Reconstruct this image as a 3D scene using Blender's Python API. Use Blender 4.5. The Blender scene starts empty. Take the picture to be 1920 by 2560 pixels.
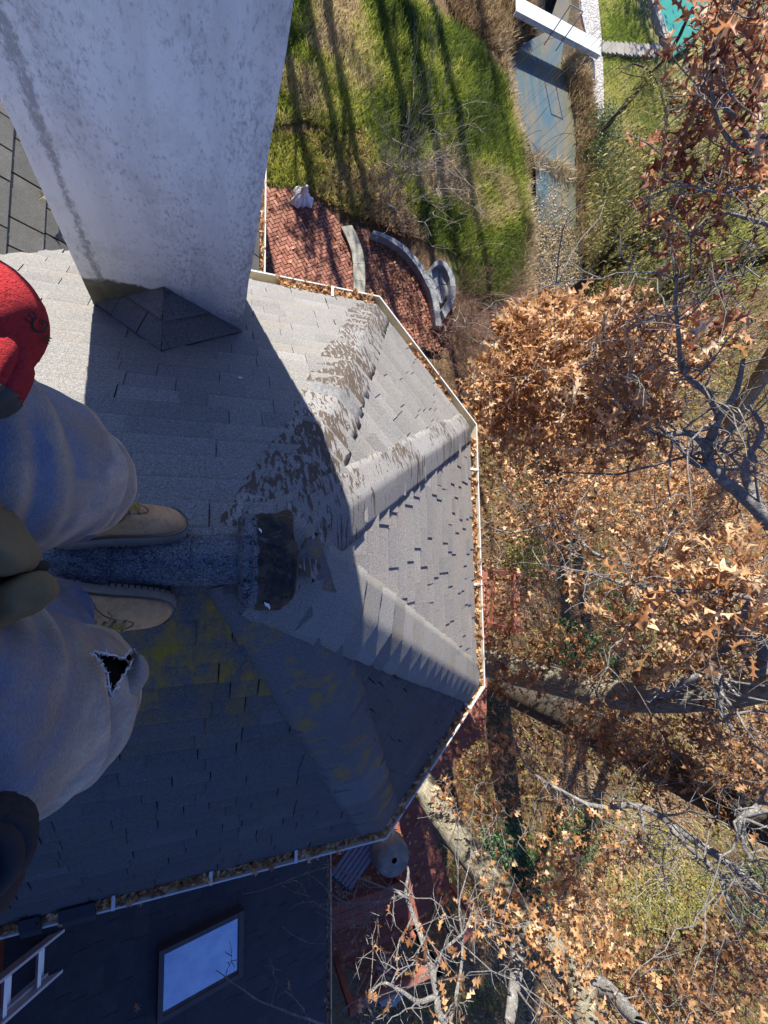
import bpy, bmesh, math, random
import numpy as np
from mathutils import Vector, Matrix, noise as mnoise

SC = bpy.context.scene
COL = SC.collection
rng = np.random.default_rng(7)
random.seed(7)
R = math.radians

# ------------------------------------------------------------------ camera
F_PX, CX, CY = 1138.5, 960.0, 1280.0                 # focal length and centre in photo pixels (1920 x 2560)
CAM = np.array([-0.174, 0.020, 1.45])                # apex of the roof is the origin, metres
ROW = np.array([[0.932, -0.013, 0.363], [0.019, -0.996, -0.085], [0.362, 0.086, -0.928]])
_u, _s, _v = np.linalg.svd(ROW)
ROW = _u @ _v
cam_d = bpy.data.cameras.new('camera')
cam = bpy.data.objects.new('camera', cam_d)
COL.objects.link(cam)
cam_d.sensor_fit = 'VERTICAL'
cam_d.sensor_height = 24.0
cam_d.lens = 24.0 * F_PX / 2560.0
cam_d.clip_start = 0.02
cam_d.clip_end = 400
m = Matrix.Identity(4)
for i in range(3):
    m[i][0] = ROW[0][i]
    m[i][1] = -ROW[1][i]
    m[i][2] = -ROW[2][i]
    m[i][3] = CAM[i]
cam.matrix_world = m
SC.camera = cam

# ------------------------------------------------------------------ light
SUN_EL = R(34.0)
SUN_H = np.array([-0.19, 0.98])
SUN_H = SUN_H / np.linalg.norm(SUN_H)
SUN_DIR = Vector((SUN_H[0] * math.cos(SUN_EL), SUN_H[1] * math.cos(SUN_EL), math.sin(SUN_EL)))
w = bpy.data.worlds.new('World')
SC.world = w
w.use_nodes = True
nt = w.node_tree
sky = nt.nodes.new('ShaderNodeTexSky')
sky.sky_type = 'NISHITA'
sky.sun_disc = False
sky.sun_elevation = SUN_EL
sky.sun_rotation = math.atan2(SUN_H[0], SUN_H[1])
sky.ozone_density = 1.6
bg = nt.nodes['Background']
bg.inputs[1].default_value = 0.056
smx = nt.nodes.new('ShaderNodeMix')
smx.data_type = 'RGBA'
smx.blend_type = 'MULTIPLY'
smx.inputs[0].default_value = 1.0
smx.inputs[7].default_value = (0.56, 0.80, 1.44, 1)          # blue tint added to the sky to turn the shadows bluer
nt.links.new(sky.outputs[0], smx.inputs[6])
nt.links.new(smx.outputs[2], bg.inputs[0])
sd = bpy.data.lights.new('sun', 'SUN')
sd.energy = 5.0
sd.angle = R(0.5)
sd.color = (1.0, 0.93, 0.82)
so = bpy.data.objects.new('sun', sd)
COL.objects.link(so)
so.rotation_euler = SUN_DIR.to_track_quat('Z', 'Y').to_euler()
SC.view_settings.view_transform = 'Standard'
SC.view_settings.look = 'None'
SC.view_settings.exposure = 1.25
SC.view_settings.gamma = 1
SC.view_settings.use_curve_mapping = False

# ------------------------------------------------------------------ geometry helpers
GZ = -11.5                                            # the yard


def ray(px, py):
    d = np.array([px - CX, py - CY, F_PX])
    d = ROW.T @ d
    return d / np.linalg.norm(d)


def at_z(px, py, z):
    d = ray(px, py)
    return CAM + d * ((z - CAM[2]) / d[2])


def at_d(px, py, dist):
    return CAM + ray(px, py) * dist


def proj(P):
    q = (np.asarray(P, float) - CAM) @ ROW.T
    z = np.where(q[..., 2] > 0.01, q[..., 2], 0.01)
    return np.stack([CX + F_PX * q[..., 0] / z, CY + F_PX * q[..., 1] / z], -1), q[..., 2]


def in_poly(pts, poly):
    pts = np.asarray(pts, float)
    poly = np.asarray(poly, float)
    x, y = pts[:, 0], pts[:, 1]
    inside = np.zeros(len(pts), bool)
    j = len(poly) - 1
    for i in range(len(poly)):
        xi, yi = poly[i]
        xj, yj = poly[j]
        c = ((yi > y) != (yj > y)) & (x < (xj - xi) * (y - yi) / (yj - yi + 1e-12) + xi)
        inside ^= c
        j = i
    return inside


def gpoly(pts, z=GZ):
    return np.array([at_z(a, b, z)[:2] for a, b in pts])


_perm = rng.random((64, 64, 64)).astype(np.float32)


def vnoise(P, scale=1.0):
    p = np.asarray(P, float) * scale
    i = np.floor(p).astype(int)
    f = p - i
    f = f * f * (3 - 2 * f)
    out = 0
    for a in (0, 1):
        for b in (0, 1):
            for c in (0, 1):
                wgt = (f[..., 0] if a else 1 - f[..., 0]) * (f[..., 1] if b else 1 - f[..., 1]) * (f[..., 2] if c else 1 - f[..., 2])
                out = out + wgt * _perm[(i[..., 0] + a) % 64, (i[..., 1] + b) % 64, (i[..., 2] + c) % 64]
    return out


def fbm(P, scale=1.0, n=3):
    s, a, t = 0, 1.0, 0
    for k in range(n):
        s = s + a * vnoise(np.asarray(P) + 17.3 * k, scale * 2 ** k)
        t += a
        a *= 0.5
    return s / t


def link(o, parent=None):
    COL.objects.link(o)
    if parent is not None:
        o.parent = parent
        o.matrix_parent_inverse = parent.matrix_world.inverted() if False else Matrix.Translation(-parent.location)
    return o


class MB:
    """collects vertices and faces of ONE mesh; face attribute rnd"""

    def __init__(self):
        self.v, self.f, self.r, self.mi = [], [], [], []

    def add(self, vs, fs, rnd=None, mi=0):
        b = len(self.v)
        self.v.extend([tuple(map(float, q)) for q in vs])
        for f in fs:
            self.f.append([b + i for i in f])
            self.r.append(random.random() if rnd is None else rnd)
            self.mi.append(mi)

    def box(self, c, s, rot=None, rnd=None, mi=0):
        c = np.array(c, float)
        h = np.array(s, float) / 2
        vs = []
        for x in (-1, 1):
            for y in (-1, 1):
                for z in (-1, 1):
                    q = np.array([x, y, z]) * h
                    if rot is not None:
                        q = np.array(rot) @ q
                    vs.append(c + q)
        self.add(vs, [(0, 1, 3, 2), (4, 6, 7, 5), (0, 4, 5, 1), (2, 3, 7, 6), (0, 2, 6, 4), (1, 5, 7, 3)], rnd, mi)

    def beam(self, a, b, wd, ht, up=(0, 0, 1), rnd=None, mi=0):
        a, b = np.array(a, float), np.array(b, float)
        d = b - a
        L = np.linalg.norm(d)
        d /= L
        s = np.cross(d, np.array(up, float))
        s /= np.linalg.norm(s)
        u = np.cross(s, d)
        self.box((a + b) / 2, (L, wd, ht), np.stack([d, s, u], 1), rnd, mi)

    def tube(self, pts, rad, n=6, cap=True, rnd=None, mi=0):
        pts = np.array(pts, float)
        k = len(pts)
        rad = np.broadcast_to(np.array(rad, float), (k,)) if np.ndim(rad) == 0 else np.array(rad, float)
        T = np.gradient(pts, axis=0)
        T /= np.linalg.norm(T, axis=1)[:, None] + 1e-12
        a = np.array([0, 0, 1.0]) if abs(T[0][2]) < 0.9 else np.array([1.0, 0, 0])
        vs = []
        nrm = np.cross(T[0], a)
        nrm /= np.linalg.norm(nrm)
        for i in range(k):
            nrm = nrm - T[i] * (nrm @ T[i])
            nrm /= np.linalg.norm(nrm) + 1e-12
            bi = np.cross(T[i], nrm)
            for j in range(n):
                t = 2 * math.pi * j / n
                vs.append(pts[i] + rad[i] * (math.cos(t) * nrm + math.sin(t) * bi))
        fs = []
        for i in range(k - 1):
            for j in range(n):
                fs.append((i * n + j, i * n + (j + 1) % n, (i + 1) * n + (j + 1) % n, (i + 1) * n + j))
        if cap:
            fs.append(tuple(range(n - 1, -1, -1)))
            fs.append(tuple((k - 1) * n + j for j in range(n)))
        self.add(vs, fs, rnd, mi)

    def prism(self, poly, z0, z1, rnd=None, mi=0):
        n = len(poly)
        a = sum(poly[i][0] * poly[(i + 1) % n][1] - poly[(i + 1) % n][0] * poly[i][1] for i in range(n))
        if a < 0:
            poly = list(poly)[::-1]
        vs = [(p[0], p[1], z0) for p in poly] + [(p[0], p[1], z1) for p in poly]
        fs = [tuple(range(n - 1, -1, -1)), tuple(range(n, 2 * n))]
        for i in range(n):
            fs.append((i, (i + 1) % n, n + (i + 1) % n, n + i))
        self.add(vs, fs, rnd, mi)

    def build(self, name, mat, parent=None, smooth=False):
        me = bpy.data.meshes.new(name)
        me.from_pydata(self.v, [], self.f)
        at = me.attributes.new('rnd', 'FLOAT', 'FACE')
        at.data.foreach_set('value', np.array(self.r, np.float32))
        for mm in (mat if isinstance(mat, (list, tuple)) else [mat]):
            me.materials.append(mm)
        me.polygons.foreach_set('material_index', np.array(self.mi, np.int32))
        if smooth:
            me.polygons.foreach_set('use_smooth', np.ones(len(self.f), bool))
        me.update()
        o = bpy.data.objects.new(name, me)
        return link(o, parent)


def np_mesh(name, V, Fc, mat, parent=None, rnd=None, smooth=False, col=None):
    V = np.asarray(V, np.float32).reshape(-1, 3)
    Fc = np.asarray(Fc, np.int32)
    k = Fc.shape[1]
    me = bpy.data.meshes.new(name)
    me.vertices.add(len(V))
    me.vertices.foreach_set('co', V.ravel())
    me.loops.add(Fc.size)
    me.loops.foreach_set('vertex_index', Fc.ravel())
    me.polygons.add(len(Fc))
    me.polygons.foreach_set('loop_start', np.arange(0, Fc.size, k, dtype=np.int32))
    if smooth:
        me.polygons.foreach_set('use_smooth', np.ones(len(Fc), bool))
    if rnd is not None:
        at = me.attributes.new('rnd', 'FLOAT', 'FACE')
        at.data.foreach_set('value', np.asarray(rnd, np.float32))
    if col is not None:
        at = me.attributes.new('tint', 'FLOAT_COLOR', 'POINT')
        c = np.ones((len(V), 4), np.float32)
        c[:, :3] = col
        at.data.foreach_set('color', c.ravel())
    me.materials.append(mat)
    me.update(calc_edges=True)
    o = bpy.data.objects.new(name, me)
    return link(o, parent)


def tag(o, label=None, cat=None, group=None, kind=None):
    if label:
        o['label'] = label
    if cat:
        o['category'] = cat
    if group:
        o['group'] = group
    if kind:
        o['kind'] = kind
    return o


def empty(name, loc, label=None, cat=None, group=None):
    o = bpy.data.objects.new(name, None)
    o.location = tuple(map(float, loc))
    o.empty_display_size = 0.2
    COL.objects.link(o)
    return tag(o, label, cat, group)


# ------------------------------------------------------------------ materials
class NM:
    def __init__(self, name, rough=0.8, spec=0.3):
        self.m = bpy.data.materials.new(name)
        self.m.use_nodes = True
        self.t = self.m.node_tree
        self.b = self.t.nodes['Principled BSDF']
        self.b.inputs['Roughness'].default_value = rough
        self.b.inputs['Specular IOR Level'].default_value = spec
        self.co = self.t.nodes.new('ShaderNodeTexCoord').outputs['Object']

    def n(self, typ, **kw):
        q = self.t.nodes.new('ShaderNode' + typ)
        for k, v in kw.items():
            setattr(q, k, v)
        return q

    def put(self, sock, val):
        if hasattr(val, 'node'):
            self.t.links.new(val, sock)
        elif isinstance(val, (tuple, list)) and len(val) == 3 and sock.type == 'RGBA':
            sock.default_value = (*val, 1)
        else:
            sock.default_value = val

    def noise(self, scale, detail=3, rough=0.55, stretch=None, dist=0.0):
        q = self.n('TexNoise')
        q.inputs['Scale'].default_value = scale
        q.inputs['Detail'].default_value = detail
        q.inputs['Roughness'].default_value = rough
        q.inputs['Distortion'].default_value = dist
        co = self.co
        if stretch is not None:
            mp = self.n('Mapping')
            if len(stretch) == 2:
                mp.inputs['Rotation'].default_value = stretch[1]
                stretch = stretch[0]
            mp.inputs['Scale'].default_value = stretch
            self.t.links.new(co, mp.inputs['Vector'])
            co = mp.outputs[0]
        self.t.links.new(co, q.inputs['Vector'])
        return q.outputs['Fac']

    def ramp(self, fac, stops):
        q = self.n('ValToRGB')
        cr = q.color_ramp
        while len(cr.elements) < len(stops):
            cr.elements.new(0.5)
        for e, (p, c) in zip(cr.elements, stops):
            e.position = p
            e.color = (*c, 1) if not np.isscalar(c) else (c, c, c, 1)
        self.put(q.inputs['Fac'], fac)
        return q.outputs['Color']

    def mix(self, fac, a, b, blend='MIX'):
        q = self.n('Mix', data_type='RGBA', blend_type=blend)
        self.put(q.inputs[0], fac)
        self.put(q.inputs[6], a)
        self.put(q.inputs[7], b)
        return q.outputs[2]

    def math(self, op, a, b=0.5, c=None):
        q = self.n('Math', operation=op)
        self.put(q.inputs[0], a)
        self.put(q.inputs[1], b)
        if c is not None:
            self.put(q.inputs[2], c)
        return q.outputs[0]

    def attr(self, name, out='Fac'):
        q = self.n('Attribute', attribute_name=name)
        return q.outputs[out]

    def sep(self, i):
        q = self.n('SeparateXYZ')
        self.t.links.new(self.co, q.inputs[0])
        return q.outputs[i]

    def color(self, c):
        self.put(self.b.inputs['Base Color'], c)
        return self

    def bump(self, h, strength=0.5, dist=0.01):
        q = self.n('Bump')
        q.inputs['Strength'].default_value = strength
        q.inputs['Distance'].default_value = dist
        self.put(q.inputs['Height'], h)
        self.t.links.new(q.outputs[0], self.b.inputs['Normal'])
        return self


def plain(name, c, rough=0.7, var=0.25, scale=8, bump=0.0, metal=0.0, spec=0.3):
    q = NM(name, rough, spec)
    f = q.noise(scale, 4)
    q.color(q.mix(f, tuple(x * (1 - var) for x in c), tuple(min(1, x * (1 + var)) for x in c)))
    if bump:
        q.bump(f, bump, 0.01)
    q.b.inputs['Metallic'].default_value = metal
    return q.m


def shingle_mat(name, base, warm, moss=0.0, grain=1.0):
    q = NM(name, 0.92, 0.15)
    rnd = q.attr('rnd')
    tone = q.ramp(rnd, [(0.0, tuple(x * 0.80 for x in base)), (0.45, base), (0.8, warm), (1.0, tuple(x * 1.17 for x in base))])
    big = q.noise(1.3, 4, 0.6)
    c = q.mix(q.ramp(big, [(0.35, 0.0), (0.7, 0.5)]), tone, tuple(x * 0.80 for x in base))
    g = q.noise(260, 2, 0.7)
    g2 = q.noise(95, 2, 0.6)
    c = q.mix(1.0, c, q.ramp(g, [(0.28, 0.38), (0.5, 0.95), (0.72, 1.7)]), 'MULTIPLY')
    c = q.mix(1.0, c, q.ramp(g2, [(0.3, 0.80), (0.7, 1.18)]), 'MULTIPLY')
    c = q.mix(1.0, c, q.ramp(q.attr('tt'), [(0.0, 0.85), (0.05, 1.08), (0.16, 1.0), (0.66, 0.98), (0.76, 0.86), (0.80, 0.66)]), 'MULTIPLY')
    c = q.mix(q.attr('edge'), c, (0.03, 0.03, 0.031))
    if moss > 0:
        mz = q.noise(4.2, 4, 0.65, (1.6, 0.55, 0.55))
        loc = q.noise(1.1, 2, 0.5)
        mk = q.attr('moss')
        f = q.math('MULTIPLY', q.ramp(mz, [(0.43, 0.0), (0.57, 1.0)]), mk)
        f = q.math('MULTIPLY', f, q.ramp(g, [(0.30, 0.35), (0.6, 1.0)]))
        c = q.mix(q.math('MULTIPLY', f, moss), c, (0.30, 0.185, 0.012))
    q.color(c)
    hh = q.math('ADD', q.math('MULTIPLY', g, 0.7), q.math('MULTIPLY', g2, 0.5))
    q.bump(hh, 0.55 * grain, 0.006)
    return q.m


def cap_mat(name, base, flake, rot=(0, 0, 0), moss=0.0):
    """hip caps: granules worn off in ragged streaks that show the brown felt"""
    q = NM(name, 0.92, 0.15)
    rnd = q.attr('rnd')
    tone = q.ramp(rnd, [(0.0, tuple(x * 0.85 for x in base)), (1.0, tuple(x * 1.15 for x in base))])
    g = q.noise(240, 2, 0.7)
    c = q.mix(1.0, tone, q.ramp(g, [(0.28, 0.45), (0.5, 0.95), (0.72, 1.55)]), 'MULTIPLY')
    h = g
    if flake > 0:
        wr = q.noise(26, 6, 0.62, ((2.3, 0.17, 1.0), rot), 0.35)
        wr2 = q.noise(2.2, 2, 0.5)
        wr = q.math('ADD', wr, q.math('MULTIPLY', q.math('SUBTRACT', wr2, 0.5), 0.45))
        th = 0.640 - 0.135 * flake
        keep_ = q.ramp(rnd, [(0.90, 1.0), (0.91, 0.0)])
        mask = q.math('MULTIPLY', q.ramp(wr, [(th, 0.0), (th + 0.012, 1.0)]), keep_)
        tone = q.mix(q.ramp(rnd, [(0.90, 0.0), (0.91, 0.8)]), tone, (0.12, 0.135, 0.15))
        c = q.mix(1.0, tone, q.ramp(g, [(0.28, 0.45), (0.5, 0.95), (0.72, 1.55)]), 'MULTIPLY')
        edge = q.math('MULTIPLY', q.ramp(wr, [(th - 0.02, 0.0), (th, 0.8), (th + 0.012, 0.0)]), keep_)
        felt = q.mix(q.noise(60, 4, 0.7, ((1, 0.2, 1), rot)), (0.040, 0.030, 0.023), (0.125, 0.098, 0.080))
        c = q.mix(edge, c, (0.03, 0.025, 0.022))
        c = q.mix(mask, c, felt)
        h = q.math('SUBTRACT', q.math('MULTIPLY', g, 0.4), q.math('MULTIPLY', mask, 1.6))
    if moss > 0:
        mz = q.noise(5.0, 4, 0.7)
        f = q.math('MULTIPLY', q.ramp(mz, [(0.52, 0.0), (0.64, 0.8)]), q.ramp(g, [(0.3, 0.4), (0.6, 1.0)]))
        c = q.mix(q.math('MULTIPLY', f, moss), c, (0.30, 0.18, 0.012))
    q.color(c)
    q.bump(h, 0.6, 0.006)
    return q.m


GREY = (0.200, 0.196, 0.189)
WARM = (0.208, 0.194, 0.175)
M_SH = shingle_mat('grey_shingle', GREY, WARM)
M_SHE = shingle_mat('sun_toned_end_shingle', (0.305, 0.288, 0.262), (0.315, 0.282, 0.242))  # lighter, warmer base stands in for more sun on the end face
M_SHM = shingle_mat('shade_toned_mossy_shingle', (0.092, 0.095, 0.104), (0.092, 0.089, 0.086), moss=1.0)  # moss grows here; base darkened and blued to paint in the slope's shade
M_DECK = plain('roof_felt', (0.035, 0.033, 0.032), 0.95, 0.3, 30)
M_CRICKET = shingle_mat('dark_cricket_shingle', (0.150, 0.152, 0.158), (0.16, 0.155, 0.142))  # a little darker than the main slope shingles
M_SLATE = None
M_BLACK = plain('black_tar', (0.030, 0.027, 0.025), 0.55, 0.4, 25, 0.4)
M_WHITE = plain('white_gutter_paint', (0.52, 0.52, 0.50), 0.45, 0.06, 6)
M_TROUGH = plain('stained_gutter_inside', (0.52, 0.47, 0.34), 0.6, 0.3, 7)


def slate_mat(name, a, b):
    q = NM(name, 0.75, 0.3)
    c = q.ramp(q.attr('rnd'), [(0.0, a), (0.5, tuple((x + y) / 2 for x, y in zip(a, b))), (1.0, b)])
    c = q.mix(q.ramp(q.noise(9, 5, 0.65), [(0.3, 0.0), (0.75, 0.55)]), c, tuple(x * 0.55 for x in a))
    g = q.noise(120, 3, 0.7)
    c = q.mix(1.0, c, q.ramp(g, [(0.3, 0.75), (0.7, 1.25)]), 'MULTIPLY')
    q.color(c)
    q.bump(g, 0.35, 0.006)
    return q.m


M_SLATE = slate_mat('old_slate', (0.10, 0.102, 0.095), (0.155, 0.15, 0.135))
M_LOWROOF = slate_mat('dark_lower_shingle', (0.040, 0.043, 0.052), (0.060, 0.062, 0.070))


def stucco():
    q = NM('weathered_white_stucco', 0.85, 0.2)
    sp = q.noise(70, 6, 0.80, (1.0, 1.0, 0.45))
    area = q.noise(2.6, 4, 0.6, (1.0, 1.0, 0.45))
    x = q.sep(0)
    edge = q.math('MAXIMUM', q.ramp(x, [(0.0, 0.0), (1.0, 0.0)]), 0.0)
    t = q.math('ADD', sp, q.math('MULTIPLY', q.math('SUBTRACT', area, 0.5), 0.42))
    # more pitting close to the right arris and in a broken line down the left side
    rgt = q.n('MapRange')
    q.put(rgt.inputs[0], x); rgt.inputs[1].default_value = -0.16; rgt.inputs[2].default_value = 0.0; rgt.inputs[3].default_value = 0.0; rgt.inputs[4].default_value = 0.10
    lx = q.math('ADD', x, q.math('MULTIPLY', q.math('SUBTRACT', q.noise(7, 4, 0.7), 0.5), 0.07))
    l1 = q.n('MapRange')
    q.put(l1.inputs[0], q.math('ABSOLUTE', q.math('ADD', lx, 0.705))); l1.inputs[1].default_value = 0.006; l1.inputs[2].default_value = 0.026; l1.inputs[3].default_value = 0.22; l1.inputs[4].default_value = 0.0
    t = q.math('ADD', t, rgt.outputs[0])
    t = q.math('ADD', t, l1.outputs[0])
    spots = q.ramp(t, [(0.55, 0.0), (0.74, 0.70)])
    wash = q.mix(q.noise(4, 5, 0.6), (0.82, 0.82, 0.82), (0.93, 0.93, 0.92))
    wash = q.mix(q.ramp(q.noise(9, 4, 0.6, (1.0, 1.0, 0.12)), [(0.45, 0.0), (0.75, 0.5)]), wash, (0.55, 0.545, 0.53))
    c = q.mix(spots, wash, (0.22, 0.215, 0.23))
    # bare grey parging where the paint has gone, low on the stack
    z = q.sep(2)
    zz = q.math('ADD', z, q.math('MULTIPLY', q.noise(5.5, 5, 0.62), 0.22))
    zz = q.math('ADD', zz, q.math('MULTIPLY', x, -0.10))
    low = q.n('MapRange')
    q.put(low.inputs[0], zz)
    low.inputs[1].default_value = -0.935
    low.inputs[2].default_value = -0.955
    xl = q.n('MapRange')
    q.put(xl.inputs[0], x); xl.inputs[1].default_value = -0.30; xl.inputs[2].default_value = -0.42
    parg = q.mix(q.noise(14, 4), (0.10, 0.10, 0.07), (0.17, 0.165, 0.125))
    c = q.mix(q.math('MULTIPLY', low.outputs[0], xl.outputs[0]), c, parg)
    # grey green dampness right above the roof line
    q.color(c)
    c = q.mix(q.ramp(q.noise(5.5, 5, 0.7), [(0.52, 0.0), (0.72, 0.35)]), c, (0.40, 0.39, 0.36))
    q.color(c)
    q.bump(q.math('ADD', q.math('MULTIPLY', sp, 0.6), q.math('MULTIPLY', spots, -0.6)), 0.45, 0.012)
    return q.m


M_STUCCO = stucco()


def leaf_mat(name, stops, trans=0.35, rough=0.55):
    q = NM(name, rough, 0.35)
    c = q.ramp(q.attr('rnd'), stops)
    c = q.mix(1.0, c, q.ramp(q.noise(35, 3), [(0.3, 0.75), (0.7, 1.2)]), 'MULTIPLY')
    q.color(c)
    tr = q.n('BsdfTranslucent')
    q.put(tr.inputs[0], c)
    mx = q.n('MixShader')
    mx.inputs[0].default_value = trans
    q.t.links.new(q.b.outputs[0], mx.inputs[1])
    q.t.links.new(tr.outputs[0], mx.inputs[2])
    q.t.links.new(mx.outputs[0], q.t.nodes['Material Output'].inputs[0])
    return q.m


M_OAK = leaf_mat('dry_oak_leaf', [(0.0, (0.20, 0.085, 0.035)), (0.3, (0.43, 0.215, 0.09)), (0.7, (0.60, 0.345, 0.16)), (1.0, (0.74, 0.54, 0.33))], 0.42, 0.42)
M_OAKRED = leaf_mat('rust_oak_leaf', [(0.0, (0.14, 0.04, 0.025)), (0.5, (0.36, 0.14, 0.065)), (0.85, (0.50, 0.26, 0.125)), (1.0, (0.68, 0.50, 0.34))])
M_OAKDARK = leaf_mat('brown_oak_leaf', [(0.0, (0.13, 0.058, 0.026)), (0.4, (0.33, 0.165, 0.07)), (0.8, (0.51, 0.285, 0.125)), (1.0, (0.60, 0.38, 0.19))], 0.40, 0.45)
M_GRASS = leaf_mat('grass_blade', [(0.0, (0.14, 0.19, 0.04)), (0.3, (0.30, 0.37, 0.06)), (0.52, (0.46, 0.48, 0.10)), (0.72, (0.56, 0.50, 0.22)), (1.0, (0.62, 0.50, 0.32))], 0.4)
M_SHRUB = leaf_mat('shrub_leaf', [(0.0, (0.035, 0.065, 0.02)), (0.5, (0.075, 0.13, 0.035)), (0.85, (0.14, 0.20, 0.06)), (1.0, (0.25, 0.27, 0.10))], 0.3)
M_WILLOW = leaf_mat('willow_leaf', [(0.0, (0.11, 0.11, 0.03)), (0.5, (0.24, 0.22, 0.055)), (1.0, (0.40, 0.34, 0.10))], 0.35)
M_EVER = leaf_mat('juniper_green', [(0.0, (0.035, 0.075, 0.03)), (0.6, (0.075, 0.15, 0.05)), (1.0, (0.13, 0.22, 0.08))], 0.15)
M_REED = leaf_mat('dead_weed', [(0.0, (0.24, 0.16, 0.085)), (0.5, (0.45, 0.34, 0.19)), (1.0, (0.66, 0.55, 0.36))], 0.25)
M_TWIGRED = plain('reddish_twig', (0.36, 0.22, 0.17), 0.8, 0.4, 12)
M_TWIG = plain('grey_twig', (0.34, 0.30, 0.26), 0.8, 0.35, 14)


def bark(name, a, b, lich, scale=1.0):
    q = NM(name, 0.9, 0.2)
    f = q.noise(30 * scale, 6, 0.72, (1.0, 1.0, 0.30))
    c = q.ramp(f, [(0.3, a), (0.7, b)])
    c = q.mix(q.ramp(q.noise(7 * scale, 5, 0.65), [(0.52, 0.0), (0.64, 0.5)]), c, lich)
    q.color(c)
    q.bump(f, 1.0, 0.05)
    return q.m


M_BARK = bark('furrowed_bark', (0.09, 0.08, 0.062), (0.42, 0.39, 0.29), (0.50, 0.48, 0.35))
M_LICHEN = bark('lichened_branch', (0.17, 0.16, 0.15), (0.42, 0.41, 0.39), (0.72, 0.72, 0.69), 2.2)
M_DARKBARK = bark('dark_bark', (0.045, 0.038, 0.032), (0.13, 0.11, 0.09), (0.16, 0.15, 0.12))

# ------------------------------------------------------------------ roof dimensions (origin = apex of the hips)
Wg, X1, X2, Y2, D = 2.330, 1.250, 2.240, 1.231, 2.230      # outer line of the gutters
INS = 0.10


def offset_corners(off):
    """corner polygon of the bay, moved in from the gutter's outer line by off"""
    n = np.array([Wg - Y2, X2 - X1])
    n = n / np.linalg.norm(n)
    dist = n @ np.array([X1, Wg]) - off
    y = Wg - off
    x = (dist - n[1] * y) / n[0]
    xb = X2 - off
    yb = (dist - n[0] * xb) / n[1]
    return (x, y), (xb, yb)


(c1x, c1y), (c2x, c2y) = offset_corners(INS)
EZ = -(D - 0.0)                                              # roof edge height
LEFT = -3.4
A0 = np.array([0, 0, 0.0])
E1 = np.array([c1x, c1y, EZ]); E2 = np.array([c2x, c2y, EZ])
E3 = np.array([c2x, -c2y, EZ]); E4 = np.array([c1x, -c1y, EZ])
L1 = np.array([LEFT, c1y, EZ]); L4 = np.array([LEFT, -c1y, EZ])
RL = np.array([LEFT, 0, 0.0])

house = empty('house', (0, 0, GZ), 'grey shingled house with a hipped bay end, white gutters and a tall white chimney', 'house')

# roof deck (solid, just below the shingles)
mb = MB()
dz = np.array([0, 0, -0.03])
low = np.array([0, 0, -0.16])
top = [A0 + dz, E1 + dz, E2 + dz, E3 + dz, E4 + dz, L4 + dz, RL + dz, L1 + dz]
mb.add(top, [(0, 7, 1) if False else (7, 1, 0, 6), (1, 2, 0), (2, 3, 0), (3, 4, 0), (4, 5, 6, 0)])
und = [E1 + low, E2 + low, E3 + low, E4 + low, L4 + low, L1 + low]
mb.add(und + [E1 + dz, E2 + dz, E3 + dz, E4 + dz, L4 + dz, L1 + dz],
       [(0, 1, 2, 3, 4, 5)] + [(i, (i + 1) % 6, 6 + (i + 1) % 6, 6 + i) for i in range(6)])
roof = mb.build('roof', M_DECK, house)

# walls of the bay
mb = MB()
M_WALL = plain('red_brown_siding', (0.16, 0.055, 0.04), 0.8, 0.3, 5)
(w1x, w1y), (w2x, w2y) = offset_corners(0.55)
mb.prism([(LEFT, w1y), (w1x, w1y), (w2x, w2y), (w2x, -w2y), (w1x, -w1y), (LEFT, -w1y)], GZ - 0.3, EZ - 0.17)
mb.build('wall', M_WALL, house)


def clip_poly(poly, clip):
    """convex clip of a 2-D polygon"""
    out = list(poly)
    n = len(clip)
    for i in range(n):
        a, b = clip[i], clip[(i + 1) % n]
        inp, out = out, []
        if not inp:
            return []
        ex, ey = b[0] - a[0], b[1] - a[1]
        sd_ = [ex * (p[1] - a[1]) - ey * (p[0] - a[0]) for p in inp]
        for j in range(len(inp)):
            p, q = inp[j - 1], inp[j]
            s0, s1 = sd_[j - 1], sd_[j]
            if (s0 >= 0) != (s1 >= 0):
                t = s0 / (s0 - s1)
                out.append((p[0] + t * (q[0] - p[0]), p[1] + t * (q[1] - p[1])))
            if s1 >= 0:
                out.append(q)
    return out


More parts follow.
